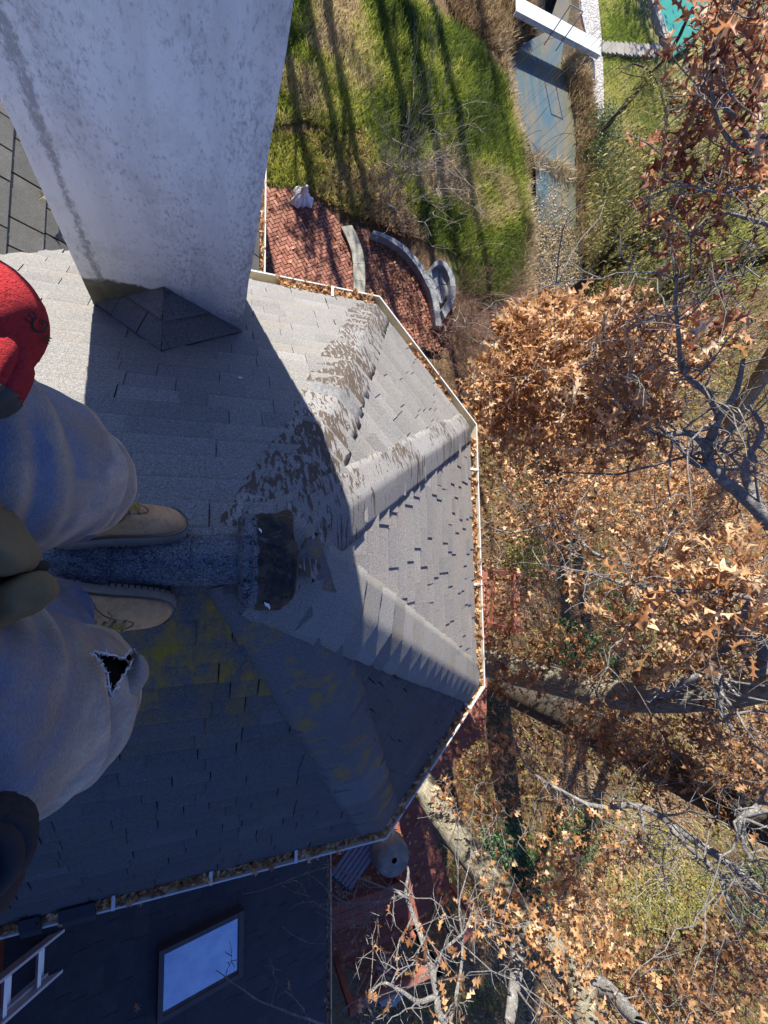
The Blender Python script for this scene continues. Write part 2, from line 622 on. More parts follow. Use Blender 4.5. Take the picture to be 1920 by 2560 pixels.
def shingle_face(name, poly3, eave_a, eave_b, mat, parent, expo=0.131, seed=1, wid=(0.10, 0.34), thick=0.005, lam=0.006,
                 gap=0.15, mossfn=None, overhang=0.02, gapw=0.006):
    """individual tabs laid in courses over one roof plane"""
    rs = random.Random(seed)
    o = np.array(eave_a, float)
    u = np.array(eave_b, float) - o
    u /= np.linalg.norm(u)
    n = np.cross(u, np.mean(poly3, 0) - o)
    n /= np.linalg.norm(n)
    if n[2] < 0:
        n = -n
    v = np.cross(n, u)
    if (np.mean(poly3, 0) - o) @ v < 0:
        v = -v
    P2 = [((p - o) @ u, (p - o) @ v) for p in poly3]
    area = sum(P2[i][0] * P2[(i + 1) % len(P2)][1] - P2[(i + 1) % len(P2)][0] * P2[i][1] for i in range(len(P2)))
    if area < 0:
        P2 = P2[::-1]
    P2 = [(a, b - (overhang if b < 1e-6 else 0)) for a, b in P2]
    u0, u1 = min(p[0] for p in P2), max(p[0] for p in P2)
    v1 = max(p[1] for p in P2)
    V, F, RN, MO, ED, TT = [], [], [], [], [], []
    rows = int(v1 / expo) + 1
    for j in range(rows):
        va = j * expo - (overhang if j == 0 else 0) + rs.uniform(-0.002, 0.002)
        vb = (j + 1) * expo + 0.03
        x = u0 - rs.random() * 0.3
        lamd = rs.random() < 0.5
        while x < u1:
            wd = rs.uniform(*wid)
            lamd = (not lamd) if rs.random() < 0.75 else lamd
            ga = gapw if rs.random() < gap else 0.0006
            q = clip_poly([(x, va), (x + wd - ga, va), (x + wd - ga, vb), (x, vb)], P2)
            x += wd
            if len(q) < 3:
                continue
            hb = thick + lam + rs.uniform(0, 0.0012) + (0.004 if rs.random() < 0.03 else 0)
            b = len(V)
            k = len(q)
            for (a, c) in q:
                t = (c - va) / (vb - va)
                h = hb * (1 - t) + 0.0006 * t - (0.0 if lamd else lam)
                V.append(o + u * a + v * c + n * h)
                TT.append(t)
            for (a, c) in q:
                V.append(o + u * a + v * c - n * 0.022)
                TT.append((c - va) / (vb - va))
            F.append(list(range(b, b + k)))
            r = rs.random() * 0.75 + (0.0 if lamd else 0.25)
            mo = mossfn(o + u * (q[0][0]) + v * q[0][1], rs) if mossfn else 0.0
            RN.append(r); MO.append(mo); ED.append(0.0)
            for i in range(k):
                F.append([b + (i + 1) % k, b + i, b + k + i, b + k + (i + 1) % k])
                RN.append(r); MO.append(mo); ED.append(0.85)
    me = bpy.data.meshes.new(name)
    me.from_pydata([tuple(p) for p in V], [], F)
    me.attributes.new('rnd', 'FLOAT', 'FACE').data.foreach_set('value', np.array(RN, np.float32))
    me.attributes.new('edge', 'FLOAT', 'FACE').data.foreach_set('value', np.array(ED, np.float32))
    me.attributes.new('tt', 'FLOAT', 'POINT').data.foreach_set('value', np.array(TT, np.float32))
    me.attributes.new('moss', 'FLOAT', 'FACE').data.foreach_set('value', np.array(MO, np.float32))
    me.materials.append(mat)
    me.update()
    ob = bpy.data.objects.new(name, me)
    return link(ob, parent)


def moss_side(p, rs):
    s = -p[1]
    g = math.exp(-((s - 0.36) / 0.30) ** 2) * math.exp(-((p[0] + 0.12) / 0.42) ** 2)
    return min(1.0, 1.7 * g * rs.uniform(0.2, 1.2))


def moss_diag(p, rs):
    return 0.12 * rs.random() * math.exp(-((p[2] + 0.9) / 0.6) ** 2)


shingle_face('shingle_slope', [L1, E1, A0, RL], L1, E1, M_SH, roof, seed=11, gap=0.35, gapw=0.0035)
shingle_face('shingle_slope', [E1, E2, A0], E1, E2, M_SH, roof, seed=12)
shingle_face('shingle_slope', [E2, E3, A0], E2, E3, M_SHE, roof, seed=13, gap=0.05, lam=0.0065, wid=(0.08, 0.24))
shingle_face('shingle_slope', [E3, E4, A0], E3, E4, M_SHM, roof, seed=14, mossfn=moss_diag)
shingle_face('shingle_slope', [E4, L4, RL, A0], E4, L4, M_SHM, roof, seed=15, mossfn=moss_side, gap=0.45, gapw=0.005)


def face_normal(*p):
    n = np.cross(p[1] - p[0], p[2] - p[0])
    n /= np.linalg.norm(n)
    return n if n[2] > 0 else -n


N_S = face_normal(L1, E1, A0); N_D = face_normal(E1, E2, A0); N_E = face_normal(E2, E3, A0)
N_D2 = face_normal(E3, E4, A0); N_S2 = face_normal(E4, L4, A0)


def cap_strip(name, a, b, na, nb, hw, mat, expo=0.15, seed=1, lift=0.010, thick=0.009, jag=0.006, start=0.0, end=None, curl=0.0):
    """bent cap pieces from b (low) up to a, overlapping like the real ones"""
    rs = random.Random(seed)
    a, b = np.array(a, float), np.array(b, float)
    d = a - b
    Lh = np.linalg.norm(d)
    d /= Lh
    wa = np.cross(na, d); wb = np.cross(nb, d)
    if wa @ (na - nb) < 0:
        wa = -wa
    if wb @ (nb - na) < 0:
        wb = -wb
    nm = na + nb
    nm /= np.linalg.norm(nm)
    mb = MB()
    s = start
    end = Lh - 0.085 if end is None else end
    offs = [1.0, 0.75, 0.45, 0.24, 0.11]
    while s < end:
        ln = expo * rs.uniform(0.9, 1.15)
        s2 = min(s + ln + 0.05, end + 0.03)
        rows = []
        ns = 7
        wj = [rs.uniform(-jag, jag) for _ in range(2)]
        cj = rs.uniform(0.3, 1.3) * curl
        for i in range(ns):
            t = i / (ns - 1)
            ss = s + (s2 - s) * t
            h = thick + lift * (1 - t) ** 1.5 * rs.uniform(0.95, 1.05)
            row = []
            for k, f in enumerate(offs):
                ww = hw * f + (wj[0] + rs.uniform(-jag, jag) * 0.6 if k == 0 else 0)
                hh = h + cj * f * f * (1 - t) ** 2 * 0.02 - (0.004 if k == 0 else 0) + (0.003 if k == 3 else 0.002 if k == 4 else 0)
                row.append(b + d * ss + wa * ww + na * hh)
            row.append(b + d * ss + nm * (h * 1.0 + 0.004))
            for k, f in enumerate(offs[::-1]):
                ww = hw * f + (wj[1] + rs.uniform(-jag, jag) * 0.6 if k == 4 else 0)
                hh = h + cj * f * f * (1 - t) ** 2 * 0.02 - (0.004 if k == 4 else 0) + (0.003 if k == 1 else 0.002 if k == 0 else 0)
                row.append(b + d * ss + wb * ww + nb * hh)
            rows.append(row)
        nc = len(rows[0])
        vs = [p for r_ in rows for p in r_]
        fs = []
        for i in range(ns - 1):
            for k in range(nc - 1):
                fs.append((i * nc + k, i * nc + k + 1, (i + 1) * nc + k + 1, (i + 1) * nc + k))
        # butt edge and side edges dropping to the shingles
        base = len(vs)
        vs2 = []
        for k in range(nc):
            nn = na if k < 5 else (nm if k == 5 else nb)
            vs2.append(rows[0][k] - nn * (thick + lift + 0.004))
        for i in range(ns):
            vs2.append(rows[i][0] - na * 0.022)
        for i in range(ns):
            vs2.append(rows[i][-1] - nb * 0.022)
        tb = base + len(vs2)
        vs2 += [rows[0][k] for k in range(nc)]
        for k in range(nc - 1):
            fs.append((tb + k + 1, tb + k, base + k, base + k + 1))
        for i in range(ns - 1):
            fs.append((i * nc, (i + 1) * nc, base + nc + i + 1, base + nc + i))
            j0, j1 = i * nc + nc - 1, (i + 1) * nc + nc - 1
            fs.append((j1, j0, base + nc + ns + i, base + nc + ns + i + 1))
        mb.add(vs + vs2, fs, rs.random())
        s += ln
    return mb.build(name, mat, roof, True)


ang = lambda e: math.atan2(e[1], e[0])
M_CAP1 = cap_mat('peeling_cap', (0.205, 0.20, 0.195), 1.0, (0, 0, -ang(E1)))
M_CAP2 = cap_mat('worn_cap', (0.20, 0.195, 0.19), 0.42, (0, 0, -ang(E2)))
M_CAP3 = cap_mat('curled_cap', (0.205, 0.20, 0.19), 0.0, moss=0.25)
M_CAP4 = cap_mat('shade_toned_mossy_cap', (0.128, 0.131, 0.140), 0.0, moss=1.0)  # moss over a cap base that is darkened as painted shade
q = NM('dark_ridge_cap', 0.8, 0.3)
gr_ = q.noise(150, 3, 0.75)
c = q.mix(q.ramp(gr_, [(0.35, 0.0), (0.62, 1.0)]), (0.035, 0.042, 0.055), (0.15, 0.17, 0.20))
c = q.mix(q.ramp(q.noise(330, 2, 0.6), [(0.62, 0.0), (0.70, 1.0)]), c, (0.55, 0.58, 0.62))
crk = q.noise(14, 5, 0.7, None, 0.5)
c = q.mix(q.ramp(crk, [(0.485, 0.0), (0.495, 0.9), (0.505, 0.9), (0.515, 0.0)]), c, (0.012, 0.012, 0.013))
q.color(c); q.bump(gr_, 0.8, 0.008)
M_RIDGE = q.m
cap_strip('hip_cap', A0, E1, N_S, N_D, 0.185, M_CAP1, 0.15, 21, 0.004, 0.006, jag=0.008)
cap_strip('hip_cap', A0, E2, N_D, N_E, 0.155, M_CAP2, 0.50, 22, 0.009, 0.009, jag=0.006)
cap_strip('hip_cap', A0, E3, N_E, N_D2, 0.185, M_CAP3, 0.17, 23, 0.019, jag=0.006, curl=0.35)
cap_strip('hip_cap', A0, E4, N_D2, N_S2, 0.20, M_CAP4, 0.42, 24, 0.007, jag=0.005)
cap_strip('ridge_cap', RL, np.array([-0.02, 0, 0.0]), N_S, N_S2, 0.078, M_RIDGE, 0.20, 25, 0.010, 0.022, jag=0.012)

# tar patch folded over the end of the ridge
mb = MB()
NX, NY = 40, 54
xs = np.linspace(-0.085, 0.098, NX)
vs = []
for i, x in enumerate(xs):
    for j in range(NY):
        t = -1 + 2 * j / (NY - 1)
        y = t * 0.155
        e = max(abs(2 * i / (NX - 1) - 1), abs(t))
        rx = abs(2 * i / (NX - 1) - 1)
        corner = max(0, (rx ** 4 + t ** 4) - 1.0)
        z = 0.086 - 0.66 * (math.sqrt(y * y + 0.03 ** 2)) - 0.04 * max(0, e - 0.86) / 0.14
        z += 0.020 * (float(fbm(np.array([x * 42, y * 34, 3.0]), 1, 3)) - 0.5) - (0.012 if x < -0.045 and abs(y) < 0.07 else 0)
        wob = 1 + 0.22 * (float(fbm(np.array([x * 26, y * 26, 9.0]), 1, 3)) - 0.5) * max(0, e - 0.5) * 2
        vs.append((x * (1 - 0.10 * t * t * (rx > .8)) * wob, y * (1 - 0.14 * rx ** 5) * wob, z))
fs = [(i * NY + j, (i + 1) * NY + j, (i + 1) * NY + j + 1, i * NY + j + 1) for i in range(NX - 1) for j in range(NY - 1)]
mb.add(vs, fs)
rim = [i * NY for i in range(NX)] + [(NX - 1) * NY + j for j in range(1, NY)] + [i * NY + NY - 1 for i in range(NX - 2, -1, -1)] + [j for j in range(NY - 2, 0, -1)]
lowv = [(vs[i][0] * 1.02, vs[i][1] * 1.02, vs[i][2] - 0.10) for i in rim]
b0 = len(vs)
mb.add([vs[i] for i in rim] + lowv, [(i, (i + 1) % len(rim), len(rim) + (i + 1) % len(rim), len(rim) + i) for i in range(len(rim))])
q = NM('tar_patch', 0.7, 0.3)
c = q.mix(q.ramp(q.noise(13, 5, 0.65), [(0.44, 0.0), (0.54, 1.0)]), (0.062, 0.042, 0.028), (0.013, 0.013, 0.014))
lf = q.n('MapRange'); q.put(lf.inputs[0], q.math('ADD', q.sep(0), q.math('MULTIPLY', q.noise(24, 4), 0.03))); lf.inputs[1].default_value = -0.012; lf.inputs[2].default_value = -0.018
c = q.mix(lf.outputs[0], c, q.mix(q.ramp(q.noise(170, 3, 0.75), [(0.35, 0.0), (0.62, 1.0)]), (0.03, 0.034, 0.042), (0.16, 0.17, 0.19)))
crk = q.noise(10, 4, 0.6)
c = q.mix(q.ramp(crk, [(0.47, 0.0), (0.485, 0.9), (0.495, 0.9), (0.51, 0.0)]), c, (0.006, 0.006, 0.006))
c = q.mix(q.ramp(q.noise(14, 5, 0.7), [(0.60, 0.0), (0.66, 0.8)]), c, (0.07, 0.075, 0.085))
q.color(c); q.bump(q.noise(60, 4, 0.7), 0.5, 0.01)
mb.build('tar_patch', q.m, roof, True)

# ------------------------------------------------------------------ gutters
def gutter(a, b, na, nb, parent=house, end_a=False, end_b=False, zt=EZ, hang=None):
    """open trough; a, b outer top corners, na/nb = horizontal mitre vectors pointing to the inside (length = offset per metre)"""
    prof = [(0.0, 0.0), (0.0, -0.012), (0.014, -0.03), (0.018, -0.085), (0.095, -0.085), (0.095, -0.012)]
    inn = [(0.093, -0.012), (0.091, -0.080), (0.023, -0.080), (0.017, -0.028), (0.013, -0.010), (0.012, 0.0)]
    loop = prof + inn
    mb = MB()
    va = [np.array([a[0], a[1], zt]) + np.array([na[0], na[1], 0]) * p[0] + np.array([0, 0, p[1]]) for p in loop]
    vb = [np.array([b[0], b[1], zt]) + np.array([nb[0], nb[1], 0]) * p[0] + np.array([0, 0, p[1]]) for p in loop]
    k = len(loop)
    for i in range(k):
        mi = 1 if 6 <= i <= 9 else 0
        mb.add([va[i], va[(i + 1) % k], vb[(i + 1) % k], vb[i]], [(0, 1, 2, 3)], mi=mi)
    for fl, vv in ((end_a, va), (end_b, vb)):
        if fl:
            mb.add(vv[:6], [(0, 1, 2, 3, 4, 5)])
    g = mb.build('gutter', [M_WHITE, M_TROUGH], parent)
    return g


n_d = np.array([Wg - Y2, X2 - X1]); n_d /= np.linalg.norm(n_d)


def mitre(n1, n2):
    m_ = (np.array(n1) + np.array(n2))
    return -m_ / (1 + np.dot(n1, n2))


nS, nE = np.array([0, 1.0]), np.array([1.0, 0])
nD2 = np.array([n_d[0], -n_d[1]]); nS2 = np.array([0, -1.0])
GP = [(-0.97, Wg), (X1, Wg), (X2, Y2), (X2, -Y2), (X1, -Wg), (LEFT, -Wg)]
MT = [-nS, mitre(nS, n_d), mitre(n_d, nE), mitre(nE, nD2), mitre(nD2, nS2), -nS2]
GR = [gutter(GP[i], GP[i + 1], MT[i], MT[i + 1], house, i == 0, i == 4) for i in range(5)]


def hangers(g, a, b, inw, spots, zt=EZ):
    for t in spots:
        mb = MB()
        p = np.array([*(np.array(a) * (1 - t) + np.array(b) * t), zt + 0.002])
        q_ = p + np.array([inw[0], inw[1], 0]) * 0.10 + np.array([0, 0, 0.012])
        mb.beam(p, q_, 0.022, 0.005)
        mb.build('hanger', M_WHITE, g)


hangers(GR[0], GP[0], GP[1], -nS, [0.80])
hangers(GR[2], GP[2], GP[3], -nE, [0.18, 0.62])
hangers(GR[3], GP[3], GP[4], -nD2, [0.16])
hangers(GR[4], GP[4], GP[5], -nS2, [0.16, 0.29, 0.42])

# ------------------------------------------------------------------ chimney (through the sunny slope)
CL, CR = np.array([-0.790, 1.425]), np.array([0.001, 1.380])
fd = (CR - CL) / np.linalg.norm(CR - CL)
bk = np.array([-fd[1], fd[0]])
CTOP = 1.57
mb = MB()
pl_ = [CL, CR, CR + bk * 0.62, CL + bk * 0.62]
# subdivided shaft with slightly soft, wavy arrises
nzz = 60
ring = []
for (a, b, k) in ((0, 1, 26), (1, 2, 16), (2, 3, 26), (3, 0, 16)):
    for i in range(k):
        ring.append(pl_[a] + (pl_[b] - pl_[a]) * i / k)
ring = np.array(ring)
cc = ring.mean(0)
vs = []
for i in range(nzz + 1):
    z = -2.4 + (CTOP + 2.4) * i / nzz
    P3 = np.column_stack([ring, np.full(len(ring), z)])
    dd = (fbm(P3, 6, 3) - 0.5) * 0.014
    dirv = (ring - cc)
    dirv /= np.linalg.norm(dirv, axis=1)[:, None]
    rr = ring + dirv * dd[:, None]
    vs += [(x, y, z) for x, y in rr]
k = len(ring)
fs = [(i * k + j, i * k + (j + 1) % k, (i + 1) * k + (j + 1) % k, (i + 1) * k + j) for i in range(nzz) for j in range(k)]
mb.add(vs, fs)
mb.add(vs[-k:], [tuple(range(k))])
chim = mb.build('chimney', M_STUCCO, roof)
mb = MB()
c2 = pl_
cen = np.mean(c2, 0)
mb.prism([tuple(cen + (p - cen) * 1.14) for p in c2], CTOP + 0.003, CTOP + 0.11)
mb.build('chimney_crown', plain('crown_cement', (0.42, 0.41, 0.39), 0.9, 0.2, 8), roof)
mb = MB()
mb.tube([(cen[0], cen[1], CTOP + 0.10), (cen[0], cen[1], CTOP + 0.38)], 0.13, 16)
mb.build('flue', plain('clay_flue', (0.35, 0.16, 0.09), 0.8, 0.2, 9), roof)

# cricket behind the chimney: two little dark slopes that turn the water
zc = -1.055
xm = -0.405
ym = np.interp(xm, [CL[0], CR[0]], [CL[1], CR[1]])
P_t = np.array([xm, ym - 0.004, zc]); P_r = np.array([xm, 1.045, -1.045 + 0.004])
P_l = np.array([CL[0] - 0.01, CL[1] + 0.02, -CL[1] + 0.006 - 0.02]); P_rr = np.array([CR[0] + 0.01, CR[1] - 0.004, -CR[1] + 0.006])
n_up = np.array([0, 1, 1]) / math.sqrt(2) * 0.006
cl_a = [P_l + n_up, P_r + n_up, P_t]
cr_a = [P_r + n_up, P_rr + n_up, P_t]
mb = MB()
mb.add([p - np.array([0, 0, 0.006]) for p in cl_a] + [p - np.array([0, 0, 0.006]) for p in cr_a], [(0, 1, 2), (3, 4, 5)])
cricket = mb.build('cricket', M_DECK, roof)
# its tabs run with the main courses
for tri, sd_ in ((cl_a, 31), (cr_a, 32)):
    a_, b_, c_ = [np.array(t) for t in tri]
    lo, hi = (a_, b_) if True else (b_, a_)
    shingle_face('cricket_shingle', tri, a_ if tri is cl_a else b_, c_ if False else (b_ if tri is cl_a else a_), M_CRICKET, roof, seed=sd_, wid=(0.12, 0.3), overhang=0.0, lam=0.0015, thick=0.003, gap=0.6)

# ------------------------------------------------------------------ the wing that crosses behind: slate slope (sun side) and low roof (shade side)
SLZ, SLX, SLT = -3.35, 0.365, 0.88
ya, yb = 2.0, 16.0
pA = np.array([SLX - 0.09, 1.2, SLZ]); pB = np.array([SLX - 0.09, yb, SLZ])
top_x = -3.6
pC = np.array([top_x, yb, SLZ + SLT * (SLX - 0.09 - top_x)]); pD = np.array([top_x, 1.2, SLZ + SLT * (SLX - 0.09 - top_x)])
mb = MB()
off = np.array([0, 0, -0.03])
mb.add([pA + off, pB + off, pC + off, pD + off, pA + off * 6, pB + off * 6, pC + off * 6, pD + off * 6],
       [(0, 1, 2, 3), (7, 6, 5, 4), (0, 4, 5, 1), (1, 5, 6, 2), (2, 6, 7, 3), (3, 7, 4, 0)])
slate_roof = mb.build('slate_roof', M_DECK, house)
shingle_face('slate_slope', [pA, pB, pC, pD], pA, pB, M_SLATE, slate_roof, expo=0.20, seed=41, wid=(0.18, 0.34), thick=0.012, lam=0.002, gap=1.0, gapw=0.012)
g = gutter((SLX, yb), (SLX, 2.2), (-1, 0), (-1, 0), house, zt=SLZ - 0.0)
mb = MB()
mb.box((-2.6, (yb + 1.9) / 2, (GZ + SLZ) / 2 - 0.2), (5.2, yb - 1.9 - 0.3, SLZ - GZ - 0.1))
mb.build('wall', M_WALL, house)

LOZ, LOX, LOT = -5.2, 1.556, 0.28
pA = np.array([LOX - 0.09, -12.0, LOZ]); pB = np.array([LOX - 0.09, -1.7, LOZ])
top_x = -1.9
pC = np.array([top_x, -1.7, LOZ + LOT * (LOX - 0.09 - top_x)]); pD = np.array([top_x, -12.0, LOZ + LOT * (LOX - 0.09 - top_x)])
mb = MB()
mb.add([pA + off, pB + off, pC + off, pD + off, pA + off * 6, pB + off * 6, pC + off * 6, pD + off * 6],
       [(0, 1, 2, 3), (7, 6, 5, 4), (0, 4, 5, 1), (1, 5, 6, 2), (2, 6, 7, 3), (3, 7, 4, 0)])
low_roof = mb.build('lower_roof', M_DECK, house)
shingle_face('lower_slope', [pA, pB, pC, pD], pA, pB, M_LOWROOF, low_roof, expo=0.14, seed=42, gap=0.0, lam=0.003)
GLOW = gutter((LOX, -1.9), (LOX, -12.0), (-1, 0), (-1, 0), house, zt=LOZ)
mb = MB()
mb.box((-0.6, -7.0, (GZ + LOZ) / 2 - 0.25), (3.4, 9.6, LOZ - GZ - 0.1))
mb.build('wall', M_WALL, house)
# taller brick wall beside the low roof
mb = MB()
M_BRICKWALL = plain('red_brick_wall', (0.20, 0.055, 0.035), 0.85, 0.35, 14, 0.5)
mb.box((-2.15, -7.0, -3.0), (0.5, 9.8, 3.6))
mb.build('brick_wall', M_BRICKWALL, house)
# skylight on the low roof
lz = lambda x: LOZ + LOT * (LOX - 0.09 - x)
SKQ = [at_z(a_, b_, LOZ + 0.40) for a_, b_ in ((403, 2365), (592, 2267), (590, 2408), (410, 2510))]
sx0, sx1 = (SKQ[0][0] + SKQ[3][0]) / 2, (SKQ[1][0] + SKQ[2][0]) / 2
sy0, sy1 = (SKQ[2][1] + SKQ[3][1]) / 2, (SKQ[0][1] + SKQ[1][1]) / 2
mb = MB()
ux = np.array([1, 0, -LOT]); ux /= np.linalg.norm(ux)
un = np.array([LOT, 0, 1]); un /= np.linalg.norm(un)
uy = np.array([0, 1.0, 0])
rotS = np.stack([ux, uy, un], 1)
cS = np.array([(sx0 + sx1) / 2, (sy0 + sy1) / 2, lz((sx0 + sx1) / 2)])
Lx, Ly = (sx1 - sx0) / ux[0], sy1 - sy0
fw = 0.055
for dx in (-1, 1):
    mb.box(cS + ux * dx * (Lx / 2 + fw / 2) + un * 0.05, (fw, Ly + 2 * fw, 0.13), rotS)
for dy in (-1, 1):
    mb.box(cS + uy * dy * (Ly / 2 + fw / 2) + un * 0.049, (Lx, fw, 0.13), rotS)
skyl = mb.build('skylight', plain('dark_bronze_frame', (0.07, 0.06, 0.065), 0.5, 0.2, 5), low_roof)
mb = MB()
mb.box(cS + un * 0.075, (Lx, Ly, 0.012), rotS)
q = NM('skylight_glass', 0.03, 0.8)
q.color(q.mix(q.noise(5, 5, 0.7), (0.30, 0.38, 0.55), (1.0, 1.0, 1.0))); q.b.inputs['Metallic'].default_value = 0.9  # patchy blue to white tone paints in varied reflections on the pane
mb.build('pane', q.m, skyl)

# ------------------------------------------------------------------ ladder standing on the low roof
def rung_z(p, q_, L):
    lo, hi = -5.0, -2.0
    for _ in range(60):
        mid = (lo + hi) / 2
        if np.linalg.norm(at_z(*p, mid) - at_z(*q_, mid)) > L:
            lo = mid
        else:
            hi = mid
    return (lo + hi) / 2


M_ALU = plain('ladder_aluminium', (0.62, 0.62, 0.66), 0.38, 0.12, 9, 0, 0.6)
M_FIBRE = plain('ladder_fibreglass', (0.62, 0.59, 0.56), 0.55, 0.15, 9)
zA = rung_z((95, 2372), (98, 2470), 0.36)
ra = at_z(95, 2372, zA); rb = at_z(98, 2470, zA)
dirn = np.array([-0.64, 0.0, 0.77])
dirn = dirn / np.linalg.norm(dirn)
mid = (ra + rb) / 2
lad_base = mid - dirn * 1.22
ladder = empty('extension_ladder', (lad_base[0], lad_base[1], lad_base[2]), 'aluminium extension ladder leaning up from the dark lower roof beside the gutter', 'ladder')
for sgn in (-1, 1):
    mb = MB()
    p = mid + np.array([0, 0.19 * sgn, 0])
    mb.beam(p - dirn * 1.22, p + dirn * 2.6, 0.028, 0.075, up=(0, 1, 0.001) if False else np.cross(dirn, (0, 1, 0)))
    mb.build('rail', M_FIBRE, ladder)
    mb = MB()
    p = p + np.cross(dirn, (0, 1, 0)) * 0.06 * (1) + np.array([0, -0.034 * sgn, 0])
    mb.beam(p - dirn * 0.45, p + dirn * 2.6, 0.028, 0.06, up=np.cross(dirn, (0, 1, 0)))
    mb.build('rail', M_FIBRE, ladder)
for i in range(-3, 9):
    mb = MB()
    c_ = mid + dirn * 0.30 * i
    mb.beam(c_ + np.array([0, 0.18, 0]), c_ + np.array([0, -0.18, 0]), 0.034, 0.034, up=dirn)
    if i > -2:
        c_ = c_ + np.cross(dirn, (0, 1, 0)) * 0.06 - dirn * 0.07
        mb.beam(c_ + np.array([0, 0.15, 0]), c_ + np.array([0, -0.15, 0]), 0.03, 0.03, up=dirn)
    mb.build('rung', M_ALU, ladder)
for (pxl, ww, lab) in (((78, 2330), 0.11, 'small dark rubber pad hooked over the shaded gutter, farther from the bay'), ((196, 2300), 0.20, 'larger dark rubber pad hooked over the shaded gutter above the ladder')):
    p = at_z(*pxl, EZ + 0.01)
    mb = MB()
    pts = [(-0.10, 0.035), (-0.02, 0.028), (0.02, 0.012), (0.028, -0.05), (0.014, -0.055), (0.004, 0.004), (-0.10, 0.020)]
    vs = []
    for sx in (-1, 1):
        for (a, b) in pts:
            vs.append((p[0] + sx * ww / 2 + 0.12 * a, -Wg - a, EZ + b))
    nn = len(pts)
    mb.add(vs, [tuple(range(nn)), tuple(range(2 * nn - 1, nn - 1, -1))] + [(i, (i + 1) % nn, nn + (i + 1) % nn, nn + i) for i in range(nn)])
    o = mb.build('rubber_pad', plain('dark_rubber', (0.02, 0.022, 0.03), 0.6, 0.2, 9))
    tag(o, lab, 'pad', 'rubber pads on the gutter')

# ------------------------------------------------------------------ person standing astride the ridge
def spline(pts, n):
    pts = np.array(pts, float)
    k = len(pts)
    t = np.linspace(0, k - 1, n)
    out = []
    for s in t:
        i = min(int(s), k - 2)
        f = s - i
        p0, p1, p2, p3 = pts[max(i - 1, 0)], pts[i], pts[i + 1], pts[min(i + 2, k - 1)]
        out.append(0.5 * ((2 * p1) + (-p0 + p2) * f + (2 * p0 - 5 * p1 + 4 * p2 - p3) * f ** 2 + (-p0 + 3 * p1 - 3 * p2 + p3) * f ** 3))
    return np.array(out)


def loft(centers, radii, n=48, m_=40, up=(1, 0, 0), wr=0.0, wsc=7, seedv=0.0, cap0=False, cap1=False, stretch=(1, 1, 1)):
    C = spline(centers, m_)
    Rr = spline([(r, r) if np.isscalar(r) else r for r in radii], m_)
    T = np.gradient(C, axis=0)
    T /= np.linalg.norm(T, axis=1)[:, None]
    V = []
    for i in range(m_):
        a = np.array(up, float)
        a = a - T[i] * (a @ T[i])
        a /= np.linalg.norm(a)
        b = np.cross(T[i], a)
        for j in range(n):
            th = 2 * math.pi * j / n
            V.append(C[i] + a * Rr[i][0] * math.cos(th) + b * Rr[i][1] * math.sin(th))
    V = np.array(V)
    if wr:
        nrm = V - np.repeat(C, n, 0)
        nrm /= np.linalg.norm(nrm, axis=1)[:, None]
        f = fbm(V * np.array(stretch) + seedv, wsc, 4)
        rid = 1 - np.abs(2 * f - 1) * 2.2
        V = V + nrm * (rid * wr)[:, None]
    F = [(i * n + j, i * n + (j + 1) % n, (i + 1) * n + (j + 1) % n, (i + 1) * n + j) for i in range(m_ - 1) for j in range(n)]
    if cap0:
        F.append(tuple(range(n - 1, -1, -1)))
    if cap1:
        F.append(tuple((m_ - 1) * n + j for j in range(n)))
    return V, F, C


person = empty('person', (-0.5, 0, -0.05), 'person in torn faded blue jeans and tan lace-up work boots standing astride the roof ridge', 'person')

# denim
q = NM('faded_denim', 0.9, 0.15)
tw = q.noise(520, 2, 0.6, ((1.0, 0.35, 1.0), (0.2, 0.1, 0.6)))
fade = q.math('ADD', q.attr('tint', 'Fac'), q.math('MULTIPLY', q.math('SUBTRACT', q.noise(11, 6, 0.7), 0.5), 0.5))
c = q.ramp(fade, [(0.12, (0.055, 0.095, 0.20)), (0.36, (0.12, 0.17, 0.27)), (0.62, (0.29, 0.255, 0.22)), (0.95, (0.47, 0.39, 0.305))])
cre = q.noise(6, 3, 0.5, ((1.6, 0.40, 1.2), (0.1, 0.0, 0.35)), 0.6)
c = q.mix(q.ramp(cre, [(0.488, 0.0), (0.5, 0.10), (0.512, 0.0)]), c, (0.46, 0.45, 0.43))
c = q.mix(q.ramp(q.noise(10, 4, 0.6, ((0.35, 1.5, 1.0), (0, 0, 0.1))), [(0.5, 0.0), (0.72, 0.55)]), c, (0.075, 0.115, 0.20))
c = q.mix(q.ramp(q.noise(5, 4, 0.6), [(0.47, 0.0), (0.66, 0.7)]), c, (0.25, 0.185, 0.13))
c = q.mix(1.0, c, q.ramp(tw, [(0.3, 0.80), (0.7, 1.18)]), 'MULTIPLY')
q.color(c)
q.bump(q.math('ADD', q.math('MULTIPLY', tw, 0.5), q.noise(30, 4, 0.6)), 0.35, 0.004)
M_DENIM = q.m

HIP = {1: (-0.60, 0.115, 0.84), -1: (-0.60, -0.115, 0.84)}
KNEE = {1: (-0.402, 0.160, 0.47), -1: (-0.380, -0.226, 0.49)}
ANK = {1: (-0.505, 0.125, 0.075), -1: (-0.530, -0.118, 0.075)}


def leg_path(s):
    h, k, a = np.array(HIP[s]), np.array(KNEE[s]), np.array(ANK[s])
    return [h + np.array([-0.02, -0.01 * s, 0.04]), h * 0.55 + k * 0.45 + np.array([0.02, 0.02 * s, 0.015]), k, k * 0.5 + a * 0.5 + np.array([-0.028, 0.012 * s, 0]), a + np.array([-0.005, 0, -0.005])]


